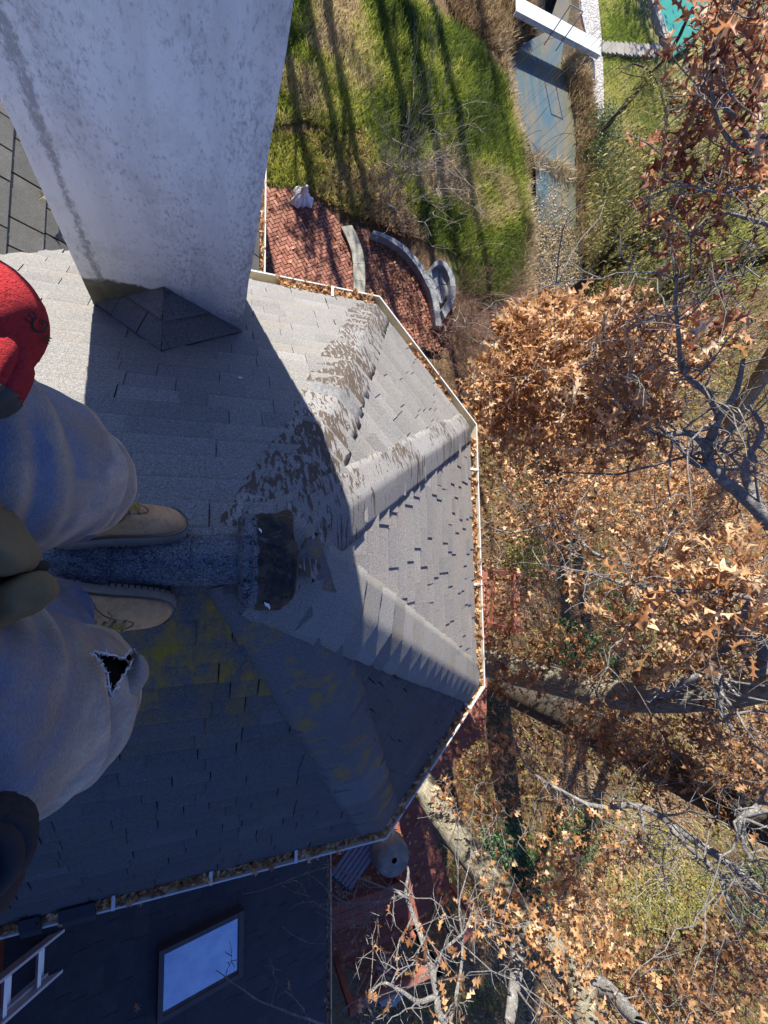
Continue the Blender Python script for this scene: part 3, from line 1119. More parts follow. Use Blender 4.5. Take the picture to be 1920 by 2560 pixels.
LEGR = {1: [0.125, 0.122, (0.088, 0.090), (0.084, 0.078), (0.070, 0.064)],
        -1: [0.130, 0.132, (0.094, 0.110), (0.086, 0.080), (0.074, 0.068)]}
HOLE = [(233, 1634), (252, 1630), (308, 1646), (333, 1620), (339, 1640), (306, 1692), (279, 1742), (268, 1692), (255, 1655)]


def fade_of(P):
    kn = [np.array(KNEE[1]) + np.array([0.09, 0.02, 0.05]), np.array(KNEE[-1]) + np.array([0.06, -0.03, 0.08])]
    d = np.minimum(np.linalg.norm((P - kn[0]) * np.array([1, 1, 0.8]), axis=1), np.linalg.norm((P - kn[1]) * np.array([1, 0.85, 0.8]), axis=1))
    return np.clip(1.16 - d * 2.9, 0.12, 0.92)


Vj, Fj = [], []
CREASE, STEP = [], []
nb_ = 0
for s in (1, -1):
    V, F_, C = loft(leg_path(s), LEGR[s], 72, 90, wr=0.012, wsc=7, seedv=3.1 * s + 9, stretch=(1, 0.7, 1.3))
    nrmv = V - np.repeat(C, 72, 0)
    nrmv /= np.linalg.norm(nrmv, axis=1)[:, None]
    tt_ = np.repeat(np.linspace(0, 1, 90), 72)
    th_ = np.tile(2 * np.pi * np.arange(72) / 72, 90)
    crs = np.zeros(len(V))
    rsd = np.random.default_rng(40 + s)
    for tk in (0.17, 0.22, 0.27, 0.31, 0.345, 0.375, 0.405, 0.43, 0.455, 0.53, 0.56, 0.595, 0.63, 0.67, 0.71):
        phi = rsd.uniform(-1.6, 1.6); wid_ = rsd.uniform(0.5, 1.1); w_ = rsd.uniform(0.009, 0.020)
        path = tk + 0.035 * np.sin(th_ - phi) * rsd.uniform(-1, 1) + 0.012 * np.sin(3 * th_ + rsd.uniform(0, 6))
        dth = np.angle(np.exp(1j * (th_ - phi)))
        crs += np.exp(-((tt_ - path) / w_) ** 2) * np.exp(-(dth / wid_) ** 2) * rsd.uniform(0.5, 1.0)
    edge_ = (0.425 if s == 1 else 0.40) + 0.020 * np.sin(2 * th_ + 0.6 * s) + 0.010 * np.sin(5 * th_ + s)
    stp = np.clip((edge_ - tt_) / 0.014, 0, 1)
    V = V + nrmv * (crs * 0.015 + stp * 0.013)[:, None]
    STEP.append(stp * 0.10 + 0.42 * np.exp(-((tt_ - edge_ - 0.006) / 0.011) ** 2))  # bluer thigh, plus fold shade painted as a darker line at the step
    CREASE.append(np.clip(crs, 0, 1))
    f2 = fbm(np.column_stack([V[:, 0] * 9, V[:, 1] * 9, V[:, 2] * 30]) + 8.1 * s, 1.0, 3)
    cuffw = np.clip((0.34 - V[:, 2]) / 0.2, 0, 1)
    V = V + nrmv * (np.clip(1 - np.abs(2 * f2 - 1) * 3.5, 0, 1) * 0.014 * cuffw)[:, None]
    # baggy folds over the shin and a hem that breaks on the boot
    keep = []
    if s == -1:
        cen_ = np.array([V[list(f)].mean(0) for f in F_])
        pp, dz_ = proj(cen_)
        ins = in_poly(pp, HOLE)
        nr = np.array([np.cross(V[f[1]] - V[f[0]], V[f[3]] - V[f[0]]) for f in F_])
        vd = CAM - cen_
        sgn = np.sign((nr * (cen_ - np.array([C[np.argmin(np.linalg.norm(C - c_, axis=1))] for c_ in cen_]))).sum(1))
        fac = (nr * vd).sum(1) * sgn > 0
        keep = [f for f, a, b in zip(F_, ins, fac) if not (a and b)]
    else:
        keep = F_
    Vj.append(V); Fj += [tuple(i + nb_ for i in f) for f in keep]; nb_ += len(V)
V, F_, C = loft([(-0.60, 0, 0.72), (-0.60, 0, 0.82), (-0.585, 0, 0.92), (-0.575, 0, 0.98)], [(0.11, 0.15), (0.155, 0.215), (0.15, 0.205), (0.135, 0.185)], 56, 24, wr=0.006, wsc=9)
Vj.append(V); Fj += [tuple(i + nb_ for i in f) for f in F_]
Vj = np.concatenate(Vj)
fj = fade_of(Vj)
cr_ = np.concatenate(CREASE + [np.zeros(len(Vj) - sum(len(c_) for c_ in CREASE))])
st_ = np.concatenate(STEP + [np.full(len(Vj) - sum(len(c_) for c_ in STEP), 0.2)])
fj = fj - st_
fj = np.clip(fj * (1 - 0.25 * (cr_ < 0.05)) + 0.40 * cr_, 0, 1)  # worn creases paler; cloth between them darkened as painted fold shading
me = bpy.data.meshes.new('jeans')
me.from_pydata([tuple(v) for v in Vj], [], Fj)
at = me.attributes.new('tint', 'FLOAT', 'POINT')
at.data.foreach_set('value', fj.astype(np.float32))
me.polygons.foreach_set('use_smooth', np.ones(len(Fj), bool))
me.materials.append(M_DENIM)
jeans = link(bpy.data.objects.new('jeans', me), person)
sol = jeans.modifiers.new('cloth', 'SOLIDIFY'); sol.thickness = 0.0025; sol.offset = -1
sb = jeans.modifiers.new('sub', 'SUBSURF'); sb.levels = 1; sb.render_levels = 1

# black under layer that shows in the tear
mb = MB()
for s in (1, -1):
    V, F_, C = loft(leg_path(s)[:4], [r * 0.80 if np.isscalar(r) else (r[0] * 0.80, r[1] * 0.80) for r in LEGR[s][:4]], 32, 40)
    mb.add(V, F_, 0.5)
M_UNDER = plain('black_under_layer', (0.012, 0.012, 0.014), 0.95, 0.3, 40)
mb.build('long_underwear', M_UNDER, person, True)

# torn flap of denim with a frayed pale edge
def knee_pt(px, py, lift=0.0):
    """nearest point of the right trouser leg along one sight line"""
    d = ray(px, py)
    V = Vj[72 * 90:72 * 180]
    t = (V - CAM) @ d
    dd = np.linalg.norm(V - CAM - t[:, None] * d, axis=1)
    ok = dd < 0.018
    tt = t[ok].min() if ok.any() else np.linalg.norm(np.array(KNEE[-1]) - CAM)
    return CAM + d * (tt - lift)


flap_px = [[(336, 1622), (348, 1634), (360, 1650)], [(330, 1650), (352, 1662), (367, 1672)], [(305, 1694), (342, 1698), (362, 1702)], [(290, 1725), (320, 1730), (338, 1738)], [(279, 1752), (296, 1760), (308, 1768)]]
fv = [[at_d(a, b, np.linalg.norm(np.array([-0.30, -0.24, 0.55]) - CAM) - (0.034, 0.050, 0.030)[j]) for j, (a, b) in enumerate(r_)] for r_ in flap_px]
mb = MB()
grid = []
NU, NV = 20, 12
rows = [spline(r_, NV) for r_ in fv]
cols = np.stack([spline([rows[i][j] for i in range(5)], NU) for j in range(NV)], 1)
vs = cols.reshape(-1, 3)
vs = vs + (fbm(vs, 60, 2)[:, None] - 0.5) * 0.006
mb.add(vs, [(i * NV + j, i * NV + j + 1, (i + 1) * NV + j + 1, (i + 1) * NV + j) for i in range(NU - 1) for j in range(NV - 1)])
flap = mb.build('torn_flap', M_DENIM, jeans, True)
at = flap.data.attributes.new('tint', 'FLOAT', 'POINT')
at.data.foreach_set('value', np.full(len(flap.data.vertices), 0.62, np.float32))
so_ = flap.modifiers.new('cloth', 'SOLIDIFY'); so_.thickness = 0.003
mb = MB()
edge_px = HOLE + [HOLE[0]]
for a, b in zip(edge_px[:-1], edge_px[1:]):
    L_ = math.hypot(b[0] - a[0], b[1] - a[1])
    for k_ in range(int(L_ / 3.0)):
        t = random.random()
        x, y = a[0] + (b[0] - a[0]) * t, a[1] + (b[1] - a[1]) * t
        p0 = knee_pt(x, y, 0.004)
        p1 = p0 + np.array([random.gauss(0, 0.0028), random.gauss(0, 0.0028), random.gauss(0.002, 0.002)])
        mb.tube([p0, (p0 + p1) / 2 + np.array([0, 0, 0.001]), p1], 0.0004, 3, False)
    pts_ = [knee_pt(a[0] + (b[0] - a[0]) * t, a[1] + (b[1] - a[1]) * t, 0.002) for t in np.linspace(0, 1, max(3, int(L_ / 6)))]
    pts_ = np.array(pts_) + rng.normal(0, 0.0012, (len(pts_), 3))
    mb.tube(pts_, 0.0012, 5, False)
M_FRAY = plain('frayed_cotton', (0.55, 0.55, 0.56), 0.9, 0.25, 60)
mb.build('frayed_edge', M_FRAY, jeans)

# boots
q = NM('tan_nubuck', 0.85, 0.2)
c = q.mix(q.ramp(q.noise(11, 5, 0.65), [(0.35, 0.0), (0.65, 1.0)]), (0.46, 0.235, 0.098), (0.60, 0.345, 0.165))
c = q.mix(q.ramp(q.noise(38, 4, 0.7), [(0.50, 0.0), (0.70, 0.65)]), c, (0.23, 0.14, 0.085))
q.color(c); q.bump(q.noise(90, 4, 0.7), 0.25, 0.003)
M_NUBUCK = q.m
M_SOLE = plain('dusty_rubber_sole', (0.31, 0.245, 0.175), 0.8, 0.3, 40, 0.3)
M_STITCH = plain('dark_welt', (0.10, 0.085, 0.07), 0.8, 0.2, 30)
M_LACE = plain('olive_yellow_lace', (0.33, 0.25, 0.05), 0.8, 0.3, 180, 0.4)
M_EYE = plain('brass_eyelet', (0.30, 0.22, 0.14), 0.35, 0.2, 30, 0, 0.8)


def boot(s, heel, yaw, roll, pitch=0.0):
    """local x to the toe, y outwards, z up from the sole; the boot lies on the roof slope"""
    Lb = 0.325
    cy, sy = math.cos(yaw), math.sin(yaw)
    Rz = np.array([[cy, -sy, 0], [sy, cy, 0], [0, 0, 1]])
    cr, sr = math.cos(roll), math.sin(roll)
    Rx = np.array([[1, 0, 0], [0, cr, -sr], [0, sr, cr]])
    cp, sp = math.cos(pitch), math.sin(pitch)
    Ry = np.array([[cp, 0, sp], [0, 1, 0], [-sp, 0, cp]])
    M = Rx @ Rz @ Ry
    T = lambda P: np.array(heel) + (np.asarray(P, float) @ M.T)
    xs_ = np.array([0.0, 0.012, 0.035, 0.07, 0.11, 0.15, 0.20, 0.24, 0.275, 0.30, 0.316, 0.325])
    hw = np.array([0.010, 0.027, 0.037, 0.040, 0.0375, 0.039, 0.047, 0.0515, 0.050, 0.042, 0.028, 0.008])
    off_ = np.array([0, 0, 0, 0, 0, 0.001, 0.004, 0.006, 0.005, 0.003, 0.000, -0.003]) * s
    hi = np.array([0.10, 0.145, 0.155, 0.155, 0.15, 0.132, 0.106, 0.086, 0.074, 0.064, 0.052, 0.036])
    n = 26
    xx = np.concatenate([np.linspace(0, 0.04, 8), np.linspace(0.05, 0.27, 24), np.linspace(0.276, 0.325, 12)])
    W_ = np.interp(xx, xs_, hw); O_ = np.interp(xx, xs_, off_); H_ = np.interp(xx, xs_, hi)
    # smooth the tables
    ker = np.array([0.25, 0.5, 0.25])
    for _ in range(2):
        W_[1:-1] = np.convolve(W_, ker, 'valid'); H_[1:-1] = np.convolve(H_, ker, 'valid')
    Z0 = 0.028
    mb = MB()
    vs = []
    for i, x in enumerate(xx):
        for j in range(n + 1):
            th = math.pi * j / n
            cs, sn = math.cos(th), math.sin(th)
            e = 0.62
            y = W_[i] * math.copysign(abs(cs) ** e, cs) * (1 - 0.06 * sn)
            topf = 0.80 if x < 0.18 else 0.95
            y *= 1 - (1 - topf) * sn
            z = Z0 + (H_[i] - Z0) * abs(sn) ** 0.72
            p = np.array([x, y + O_[i], z])
            vs.append(p)
    vs = np.array(vs)
    vs += (fbm(vs, 34, 3)[:, None] - 0.5) * np.array([0.002, 0.003, 0.004])
    fs = [(i * (n + 1) + j, (i + 1) * (n + 1) + j, (i + 1) * (n + 1) + j + 1, i * (n + 1) + j + 1) for i in range(len(xx) - 1) for j in range(n)]
    fs.append(tuple(range(n + 1)))
    fs.append(tuple((len(xx) - 1) * (n + 1) + j for j in range(n, -1, -1)))
    mb.add(T(vs), fs)
    b = mb.build('boot', M_NUBUCK, person, True)
    # outsole with lugs
    mb = MB()
    per = []
    for x, w_, o_ in zip(xx, W_ + 0.0065, O_):
        per.append((x * 1.03 - 0.006, w_ + o_))
    for x, w_, o_ in list(zip(xx, W_ + 0.0065, O_))[::-1]:
        per.append((x * 1.03 - 0.006, -w_ + o_))
    mb.prism(per, 0.008, 0.040)
    mb.v = [tuple(T(p)) for p in mb.v]
    sole = mb.build('sole', M_SOLE, b)
    mb = MB()
    k = len(per)
    acc = 0
    dist_ = [0]
    for i in range(1, k):
        dist_.append(dist_[-1] + math.hypot(per[i][0] - per[i - 1][0], per[i][1] - per[i - 1][1]))
    tt = 0.006
    while tt < dist_[-1]:
        x = np.interp(tt, dist_, [p[0] for p in per]); y = np.interp(tt, dist_, [p[1] for p in per])
        ins_ = 0.90
        if not (0.085 < x < 0.135):
            mb.box((x * 0.985 + 0.003, y * ins_, 0.005 if x > 0.1 else 0.002), (0.0125, 0.011, 0.018 if x > 0.1 else 0.024))
        else:
            mb.box((x, y * ins_, 0.010), (0.014, 0.010, 0.006))
        tt += 0.0165
    # heel block and forefoot block
    mb.prism([(0.004, -0.034), (0.078, -0.036), (0.078, 0.036), (0.004, 0.034)], -0.006, 0.012)
    mb.v = [tuple(T(p)) for p in mb.v]
    mb.build('sole_lug', M_SOLE, b)
    mb = MB()
    wl = [T(np.array([p[0], p[1] * 0.985, 0.0425])) for p in per] + [T(np.array([per[0][0], per[0][1] * 0.985, 0.0425]))]
    mb.tube(wl, 0.0022, 5, False)
    mb.build('welt', M_STITCH, b)
    # vamp seam, eyelets and laces over the instep
    topz = lambda x, y: Z0 + (np.interp(x, xx, H_) - Z0) * max(0.0, 1 - (abs(y) / (np.interp(x, xx, W_) * 0.92)) ** 2.6) ** 0.36
    mb = MB()
    seam = []
    for t in np.linspace(0, 1, 24):
        a = -1 + 2 * t
        x = 0.228 - 0.12 * abs(a) ** 2.2
        y = 0.036 * a
        seam.append(T((x, y + np.interp(x, xx, O_), topz(x, y) + 0.001)))
    mb.tube(seam, 0.0013, 4, False)
    mb.build('seam', M_STITCH, b)
    mb, ml = MB(), MB()
    prev = None
    for k_, x in enumerate((0.206, 0.182, 0.158, 0.136)):
        ys = 0.017 + 0.002 * k_
        pr = []
        for sg in (-1, 1):
            p = np.array([x, sg * ys + np.interp(x, xx, O_), topz(x, ys) + 0.003])
            mb = MB()
            mb.tube([T(p - np.array([0, 0, 0.003])), T(p + np.array([0, 0, 0.001]))], 0.0042, 10)
            mb.build('eyelet', M_EYE, b)
            pr.append(p + np.array([0, 0, 0.002]))
        mid_ = (pr[0] + pr[1]) / 2 + np.array([0, 0, 0.012])
        ml.tube([T(v_) for v_ in spline([pr[0], mid_, pr[1]], 9)], 0.0024, 6)
        if prev is not None:
            for sg in (0, 1):
                mm_ = (prev[sg] + pr[1 - sg]) / 2 + np.array([0, 0, 0.013])
                ml.tube([T(v_) for v_ in spline([prev[sg], mm_, pr[1 - sg]], 9)], 0.0024, 6)
        prev = pr
    for k_ in range(3):
        p0 = prev[k_ % 2] + np.array([0, 0, 0.01])
        pts_ = [p0, p0 + np.array([0.02, 0.018 * (1 if k_ % 2 else -1), 0.012]), p0 + np.array([0.035, 0.03 * (1 if k_ % 2 else -1), -0.004]), p0 + np.array([0.02, 0.04 * (1 if k_ % 2 else -1), -0.014])]
        ml.tube([T(v_) for v_ in spline(pts_, 10)], 0.0024, 6)
    ml.build('lace', M_LACE, b, True)
    return b


boot(1, (-0.555, 0.062, -0.020), R(8), R(-37), R(2))
boot(-1, (-0.578, -0.066, -0.020), R(-16), R(37), R(2))

# olive canvas jacket: body, open hem with a zip gap, sleeves
M_CANVAS = plain('olive_canvas', (0.165, 0.128, 0.066), 0.95, 0.35, 20, 0.5)
M_DARKCLOTH = plain('dark_lining', (0.02, 0.018, 0.018), 0.8, 0.3, 20)
mb = MB()
V, F_, C = loft([(-0.555, 0, 0.80), (-0.545, 0, 0.95), (-0.52, 0, 1.10), (-0.49, 0, 1.25), (-0.475, 0, 1.36), (-0.468, 0, 1.42)],
                [(0.165, 0.20), (0.16, 0.195), (0.15, 0.20), (0.14, 0.205), (0.10, 0.15), (0.06, 0.075)], 64, 50, wr=0.010, wsc=8)
mb.add(V, F_, 0.5)
jacket = mb.build('jacket', M_CANVAS, person, True)


def blob(name, cen_, rad, mat, parent, rotm=None, e=0.75, wr=0.006, seedv=0.0, n=40, k=26):
    vs = []
    for i in range(k + 1):
        ph = -math.pi / 2 + math.pi * i / k
        for j in range(n):
            th = 2 * math.pi * j / n
            f = lambda v_, ee: math.copysign(abs(v_) ** ee, v_)
            p = np.array([f(math.cos(ph), e) * f(math.cos(th), e), f(math.cos(ph), e) * f(math.sin(th), e), f(math.sin(ph), e)]) * np.array(rad)
            if rotm is not None:
                p = np.array(rotm) @ p
            vs.append(p + np.array(cen_))
    vs = np.array(vs)
    d_ = vs - np.array(cen_)
    d_ /= np.linalg.norm(d_, axis=1)[:, None] + 1e-9
    vs = vs + d_ * ((fbm(vs + seedv, 28, 4) - 0.5) * 2 * wr)[:, None]
    mb = MB()
    mb.add(vs, [(i * n + j, i * n + (j + 1) % n, (i + 1) * n + (j + 1) % n, (i + 1) * n + j) for i in range(k) for j in range(n)])
    return mb.build(name, mat, parent, True)


rotz = lambda a: np.array([[math.cos(a), -math.sin(a), 0], [math.sin(a), math.cos(a), 0], [0, 0, 1]])
pa = at_z(12, 1352, 0.82)
blob('hem_panel', pa + np.array([-0.012, 0.004, 0]), (0.050, 0.026, 0.055), M_CANVAS, jacket, rotz(R(-52)), 0.7, 0.012)
pb = at_z(45, 1510, 0.80)
blob('hem_panel', pb + np.array([-0.018, 0, 0]), (0.060, 0.024, 0.05), M_CANVAS, jacket, rotz(R(22)), 0.66, 0.012, 4.0)
pc = at_z(20, 1448, 0.79)
blob('zip_flap', pc + np.array([-0.010, 0, -0.01]), (0.05, 0.012, 0.035), M_DARKCLOTH, jacket, rotz(R(20)), 0.8, 0.003, 2.0)

# arms hang at the sides: sleeves of the jacket, a red fleece glove on the left hand, a dark glove on the right
LW = np.array([-0.425, 0.285, 0.99])
RW = np.array([-0.40, -0.300, 0.955])
mb = MB()
V, F_, C = loft([(-0.475, 0.19, 1.33), (-0.52, 0.255, 1.18), (-0.475, 0.285, 1.06), LW], [0.075, 0.068, 0.06, 0.052], 40, 40, wr=0.008, wsc=12)
mb.add(V, F_, 0.5)
mb.build('sleeve', M_CANVAS, jacket, True)
mb = MB()
V, F_, C = loft([(-0.475, -0.19, 1.33), (-0.52, -0.26, 1.18), (-0.47, -0.295, 1.05), RW], [0.075, 0.068, 0.06, 0.050], 40, 40, wr=0.008, wsc=12)
mb.add(V, F_, 0.5)
mb.build('sleeve', M_CANVAS, jacket, True)
q = NM('red_fleece', 0.95, 0.1)
fz = q.noise(230, 4, 0.8)
q.color(q.mix(fz, (0.26, 0.014, 0.020), (0.68, 0.075, 0.08)))
q.bump(fz, 1.0, 0.006)
M_RED = q.m
M_GRIP = plain('dark_grey_grip', (0.055, 0.058, 0.056), 0.7, 0.35, 30, 0.3)


def glove(name, wrist, cen_, rad, rotm, s, mat, tipmat, curl):
    vs0 = blob(name, cen_, rad, mat, person, rotm, 0.85, 0.004)
    w_ = np.array(wrist)
    mb = MB()
    V, F_, C = loft([w_ + np.array([-0.01, 0, 0.05]), w_, np.array(cen_) * 0.55 + w_ * 0.45], [0.044, 0.041, 0.046], 28, 14, wr=0.003, wsc=20)
    mb.add(V, F_, 0.5)
    mb.build('cuff', mat, vs0, True)
    for k_ in range(4):
        path, r0 = curl(k_)
        mb = MB()
        P = spline(path, 14)
        mb.tube(P[:10], np.linspace(r0, r0 * 0.93, 10), 14)
        f_ = mb.build('finger', mat, vs0, True)
        mb = MB()
        mb.tube(P[8:], np.concatenate([np.linspace(r0 * 1.06, r0 * 1.0, 4), [r0 * 0.75, r0 * 0.3]]), 14)
        mb.build('fingertip', tipmat, f_, True)
    path, r0 = curl(4)
    mb = MB()
    mb.tube(spline(path, 12), np.concatenate([np.linspace(r0 * 1.15, r0, 9), [r0 * 0.85, r0 * 0.6, r0 * 0.2]]), 14)
    mb.build('thumb', mat, vs0, True)
    return vs0


GC = np.array([-0.388, 0.252, 0.905])


def curlL(k_):
    z = 0.935 - 0.021 * k_
    if k_ == 4:
        return [(-0.425, 0.235, 0.955), (-0.415, 0.215, 0.965), (-0.400, 0.195, 0.955), (-0.385, 0.183, 0.945)], 0.0115
    x = -0.357 - 0.004 * abs(k_ - 1)
    return [(x - 0.02, 0.245, z), (x + 0.004, 0.222, z), (x + 0.000, 0.197, z - 0.002), (x - 0.012, 0.177, z - 0.004), (x - 0.042, 0.166, z - 0.006)], 0.0125 if k_ < 3 else 0.0110


gl = glove('glove', LW, GC, (0.052, 0.060, 0.062), rotz(R(-28)), 1, M_RED, M_GRIP, curlL)
GR2 = np.array([-0.385, -0.292, 0.865])


def curlR(k_):
    z = 0.893 - 0.020 * k_
    if k_ == 4:
        return [(-0.40, -0.255, 0.915), (-0.385, -0.245, 0.915), (-0.365, -0.245, 0.905), (-0.352, -0.25, 0.898)], 0.0115
    x = -0.350 - 0.004 * abs(k_ - 1)
    return [(x - 0.015, -0.300, z), (x + 0.010, -0.275, z), (x + 0.006, -0.250, z - 0.003), (x - 0.020, -0.240, z - 0.004), (x - 0.045, -0.252, z - 0.004)], 0.0130 if k_ < 3 else 0.011


M_NAVY = plain('dark_navy_glove', (0.014, 0.016, 0.024), 0.7, 0.3, 25, 0.3)
glove('glove', RW, GR2, (0.045, 0.045, 0.058), rotz(R(15)), -1, M_NAVY, M_NAVY, curlR)

# dark lettering on the red glove (wrapped on its surface)
def letters(txt, px, py, size, rot):
    cu = bpy.data.curves.new('lettering', 'FONT')
    cu.body = txt
    cu.size = 1.0
    cu.align_x = 'CENTER'
    cu.align_y = 'CENTER'
    tmp = bpy.data.objects.new('lettering', cu)
    COL.objects.link(tmp)
    bpy.context.view_layer.update()
    dg = bpy.context.evaluated_depsgraph_get()
    me_ = bpy.data.meshes.new_from_object(tmp.evaluated_get(dg))
    bpy.data.objects.remove(tmp)
    bmx = bmesh.new(); bmx.from_mesh(me_)
    bmesh.ops.triangulate(bmx, faces=bmx.faces)
    bmesh.ops.subdivide_edges(bmx, edges=bmx.edges, cuts=2, use_grid_fill=True)
    ro = rotz(R(-28))
    rad_ = np.array((0.052, 0.060, 0.062)) + 0.0042
    ca, sa = math.cos(rot), math.sin(rot)
    for v in bmx.verts:
        x, y = v.co.x * size, v.co.y * size
        X = px + x * ca - y * sa
        Y = py - (x * sa + y * ca)
        d = ray(X, Y)
        o_ = ro.T @ (CAM - GC) / rad_
        dd = ro.T @ d / rad_
        A_, B_, C_ = dd @ dd, 2 * o_ @ dd, o_ @ o_ - 1
        disc = B_ * B_ - 4 * A_ * C_
        t = (-B_ - math.sqrt(max(disc, 0))) / (2 * A_)
        v.co = Vector(CAM + d * t)
    bmx.to_mesh(me_); bmx.free()
    me_.materials.append(M_DARKCLOTH)
    link(bpy.data.objects.new('lettering', me_), gl)


letters('m', 74, 790, 44, R(55))
letters('G', 100, 815, 58, R(62))
letters('III', 118, 850, 30, R(66))

# the body itself: one continuous skin under the clothes, with a head
def skin_body():
    pts, edges, rad = [], [], []

    def add(p, r, parent=None):
        pts.append(p); rad.append(r)
        if parent is not None:
            edges.append((parent, len(pts) - 1))
        return len(pts) - 1
    pel = add((-0.595, 0, 0.86), 0.12)
    sp_ = add((-0.55, 0, 1.05), 0.115, pel)
    ch = add((-0.50, 0, 1.24), 0.12, sp_)
    ne = add((-0.465, 0, 1.42), 0.052, ch)
    hb = add((-0.445, 0, 1.50), 0.075, ne)
    hc = add((-0.45, 0, 1.57), 0.088, hb)
    ht = add((-0.465, 0, 1.645), 0.07, hc)
    no = add((-0.365, 0, 1.555), 0.013, hc)
    add((-0.347, 0, 1.538), 0.011, no)
    for s in (1, -1):
        ea = add((-0.47, 0.082 * s, 1.56), 0.014, hc)
        add((-0.482, 0.096 * s, 1.575), 0.012, ea)
        sh = add((-0.48, 0.17 * s, 1.33), 0.055, ch)
        el = add((-0.52, 0.255 * s, 1.18), 0.040, sh)
        wr_ = LW if s == 1 else RW
        wv = add(tuple(wr_), 0.027, el)
        gc_ = GC if s == 1 else GR2
        add(tuple(gc_), 0.034, wv)
        h = add(HIP[s], 0.088, pel)
        lp = leg_path(s)
        k_ = add(tuple(lp[2]), 0.055, h)
        cf = add(tuple(lp[3]), 0.052, k_)
        a_ = add(tuple(lp[4]), 0.034, cf)
        add((lp[4][0] + 0.07, lp[4][1] + 0.005 * s, lp[4][2] - 0.085), 0.014, a_)
    me_ = bpy.data.meshes.new('body')
    me_.from_pydata(pts, edges, [])
    ob = bpy.data.objects.new('body', me_)
    sk = ob.modifiers.new('skin', 'SKIN')
    for i, r_ in enumerate(rad):
        me_.skin_vertices[0].data[i].radius = (r_, r_)
    me_.skin_vertices[0].data[0].use_root = True
    su = ob.modifiers.new('sub', 'SUBSURF'); su.levels = 2; su.render_levels = 2
    me_.materials.append(plain('skin', (0.55, 0.33, 0.24), 0.55, 0.1, 20))
    return link(ob, person)


me_tmp = None
def make_body():
    import bpy as b_
    ob = skin_body_safe()
    return ob


def skin_body_safe():
    # skin_vertices exist only once the modifier has been added
    return skin_body()


body = skin_body_safe()
for s in (1, -1):
    blob('eye', (-0.372, 0.032 * s, 1.578), (0.012, 0.013, 0.012), plain('eye_white', (0.7, 0.7, 0.68), 0.3, 0.05, 10), body, None, 1.0, 0.0, 0, 16, 10)
blob('mouth', (-0.368, 0, 1.498), (0.010, 0.026, 0.008), plain('lips', (0.42, 0.17, 0.14), 0.5, 0.1, 10), body, None, 1.0, 0.0, 0, 16, 10)
blob('hair', (-0.475, 0, 1.605), (0.105, 0.092, 0.092), plain('brown_hair', (0.06, 0.035, 0.02), 0.8, 0.4, 90, 0.8), person, None, 0.95, 0.006)

# ------------------------------------------------------------------ the yard
WATER = [(1380, -40), (1345, 60), (1272, 150), (1278, 200), (1290, 260), (1298, 330), (1318, 400), (1318, 460), (1322, 520), (1334, 590), (1326, 680), (1328, 760), (1480, 770), (1468, 690), (1450, 600), (1445, 520), (1442, 450), (1446, 380), (1440, 290), (1425, 210), (1405, 150), (1418, 40), (1440, -40)]
GRAVEL = [(1448, -40), (1452, 40), (1470, 120), (1478, 200), (1488, 300), (1508, 300), (1506, 200), (1503, 120), (1496, 40), (1488, -40)]
LAWN2 = [(1488, -40), (1500, 60), (1505, 130), (1640, 135), (1620, 60), (1560, -40)]
POOL = [(1605, -60), (1640, 30), (1665, 100), (1682, 140), (1720, 115), (1760, 60), (1780, -60)]
WATER_W = gpoly(WATER, GZ - 0.25)
GRAVEL_W = gpoly(GRAVEL)
LAWN2_W = gpoly(LAWN2)
POOL_W = gpoly(POOL)
PATIO_Z = GZ + 0.30
PATIO = [(640, 462), (700, 470), (727, 474), (770, 494), (821, 520), (853, 565), (872, 606), (882, 637), (884, 700), (870, 790), (640, 790)]
PATIO_W = gpoly(PATIO, PATIO_Z)
LPATIO = [(884, 565), (916, 575), (947, 590), (988, 614), (1017, 632), (1048, 669), (1061, 692), (1079, 723), (1086, 759), (1095, 815), (1100, 880), (900, 860), (890, 700)]
LPATIO_W = gpoly(LPATIO, GZ + 0.012)
GREEN = [(640, -60), (1010, -60), (1100, 40), (1200, 110), (1265, 200), (1300, 320), (1325, 440), (1322, 560), (1315, 700), (1240, 760), (1140, 720), (1115, 650), (1060, 600), (1010, 480), (900, 330), (820, 330), (760, 300), (640, 330)]
TAN = [(1010, -60), (1120, 60), (1250, 150), (1330, 60), (1330, -60)]


def seg_dist(P, poly):
    P = np.asarray(P)
    d = np.full(len(P), 1e9)
    k = len(poly)
    for i in range(k):
        a, b = poly[i], poly[(i + 1) % k]
        ab = b - a
        t = np.clip(((P - a) @ ab) / (ab @ ab + 1e-12), 0, 1)
        d = np.minimum(d, np.linalg.norm(P - a - t[:, None] * ab, axis=1))
    return d


def ground_h(xy):
    P3 = np.column_stack([xy, np.zeros(len(xy))])
    h = GZ + (fbm(P3, 0.35, 3) - 0.5) * 0.25
    inw = in_poly(xy, WATER_W)
    dw = seg_dist(xy, WATER_W)
    sdist = np.where(inw, -dw, dw)
    f = np.clip((0.5 - sdist) / 0.9, 0, 1)
    h = h - 0.75 * f * f * (3 - 2 * f)
    for poly in (GRAVEL_W, LAWN2_W):
        h = np.where(in_poly(xy, poly), GZ - 0.02, h)
    for poly, z in ((PATIO_W, GZ - 0.15), (LPATIO_W, GZ - 0.15), (POOL_W, GZ - 0.25)):
        d_ = seg_dist(xy, poly)
        h = np.where(in_poly(xy, poly) | (d_ < 0.4), z, h)
    d0 = np.hypot(xy[:, 0] - 1.0, xy[:, 1])
    h = np.where(d0 < 7, np.minimum(h, GZ - 0.02), h)
    return h


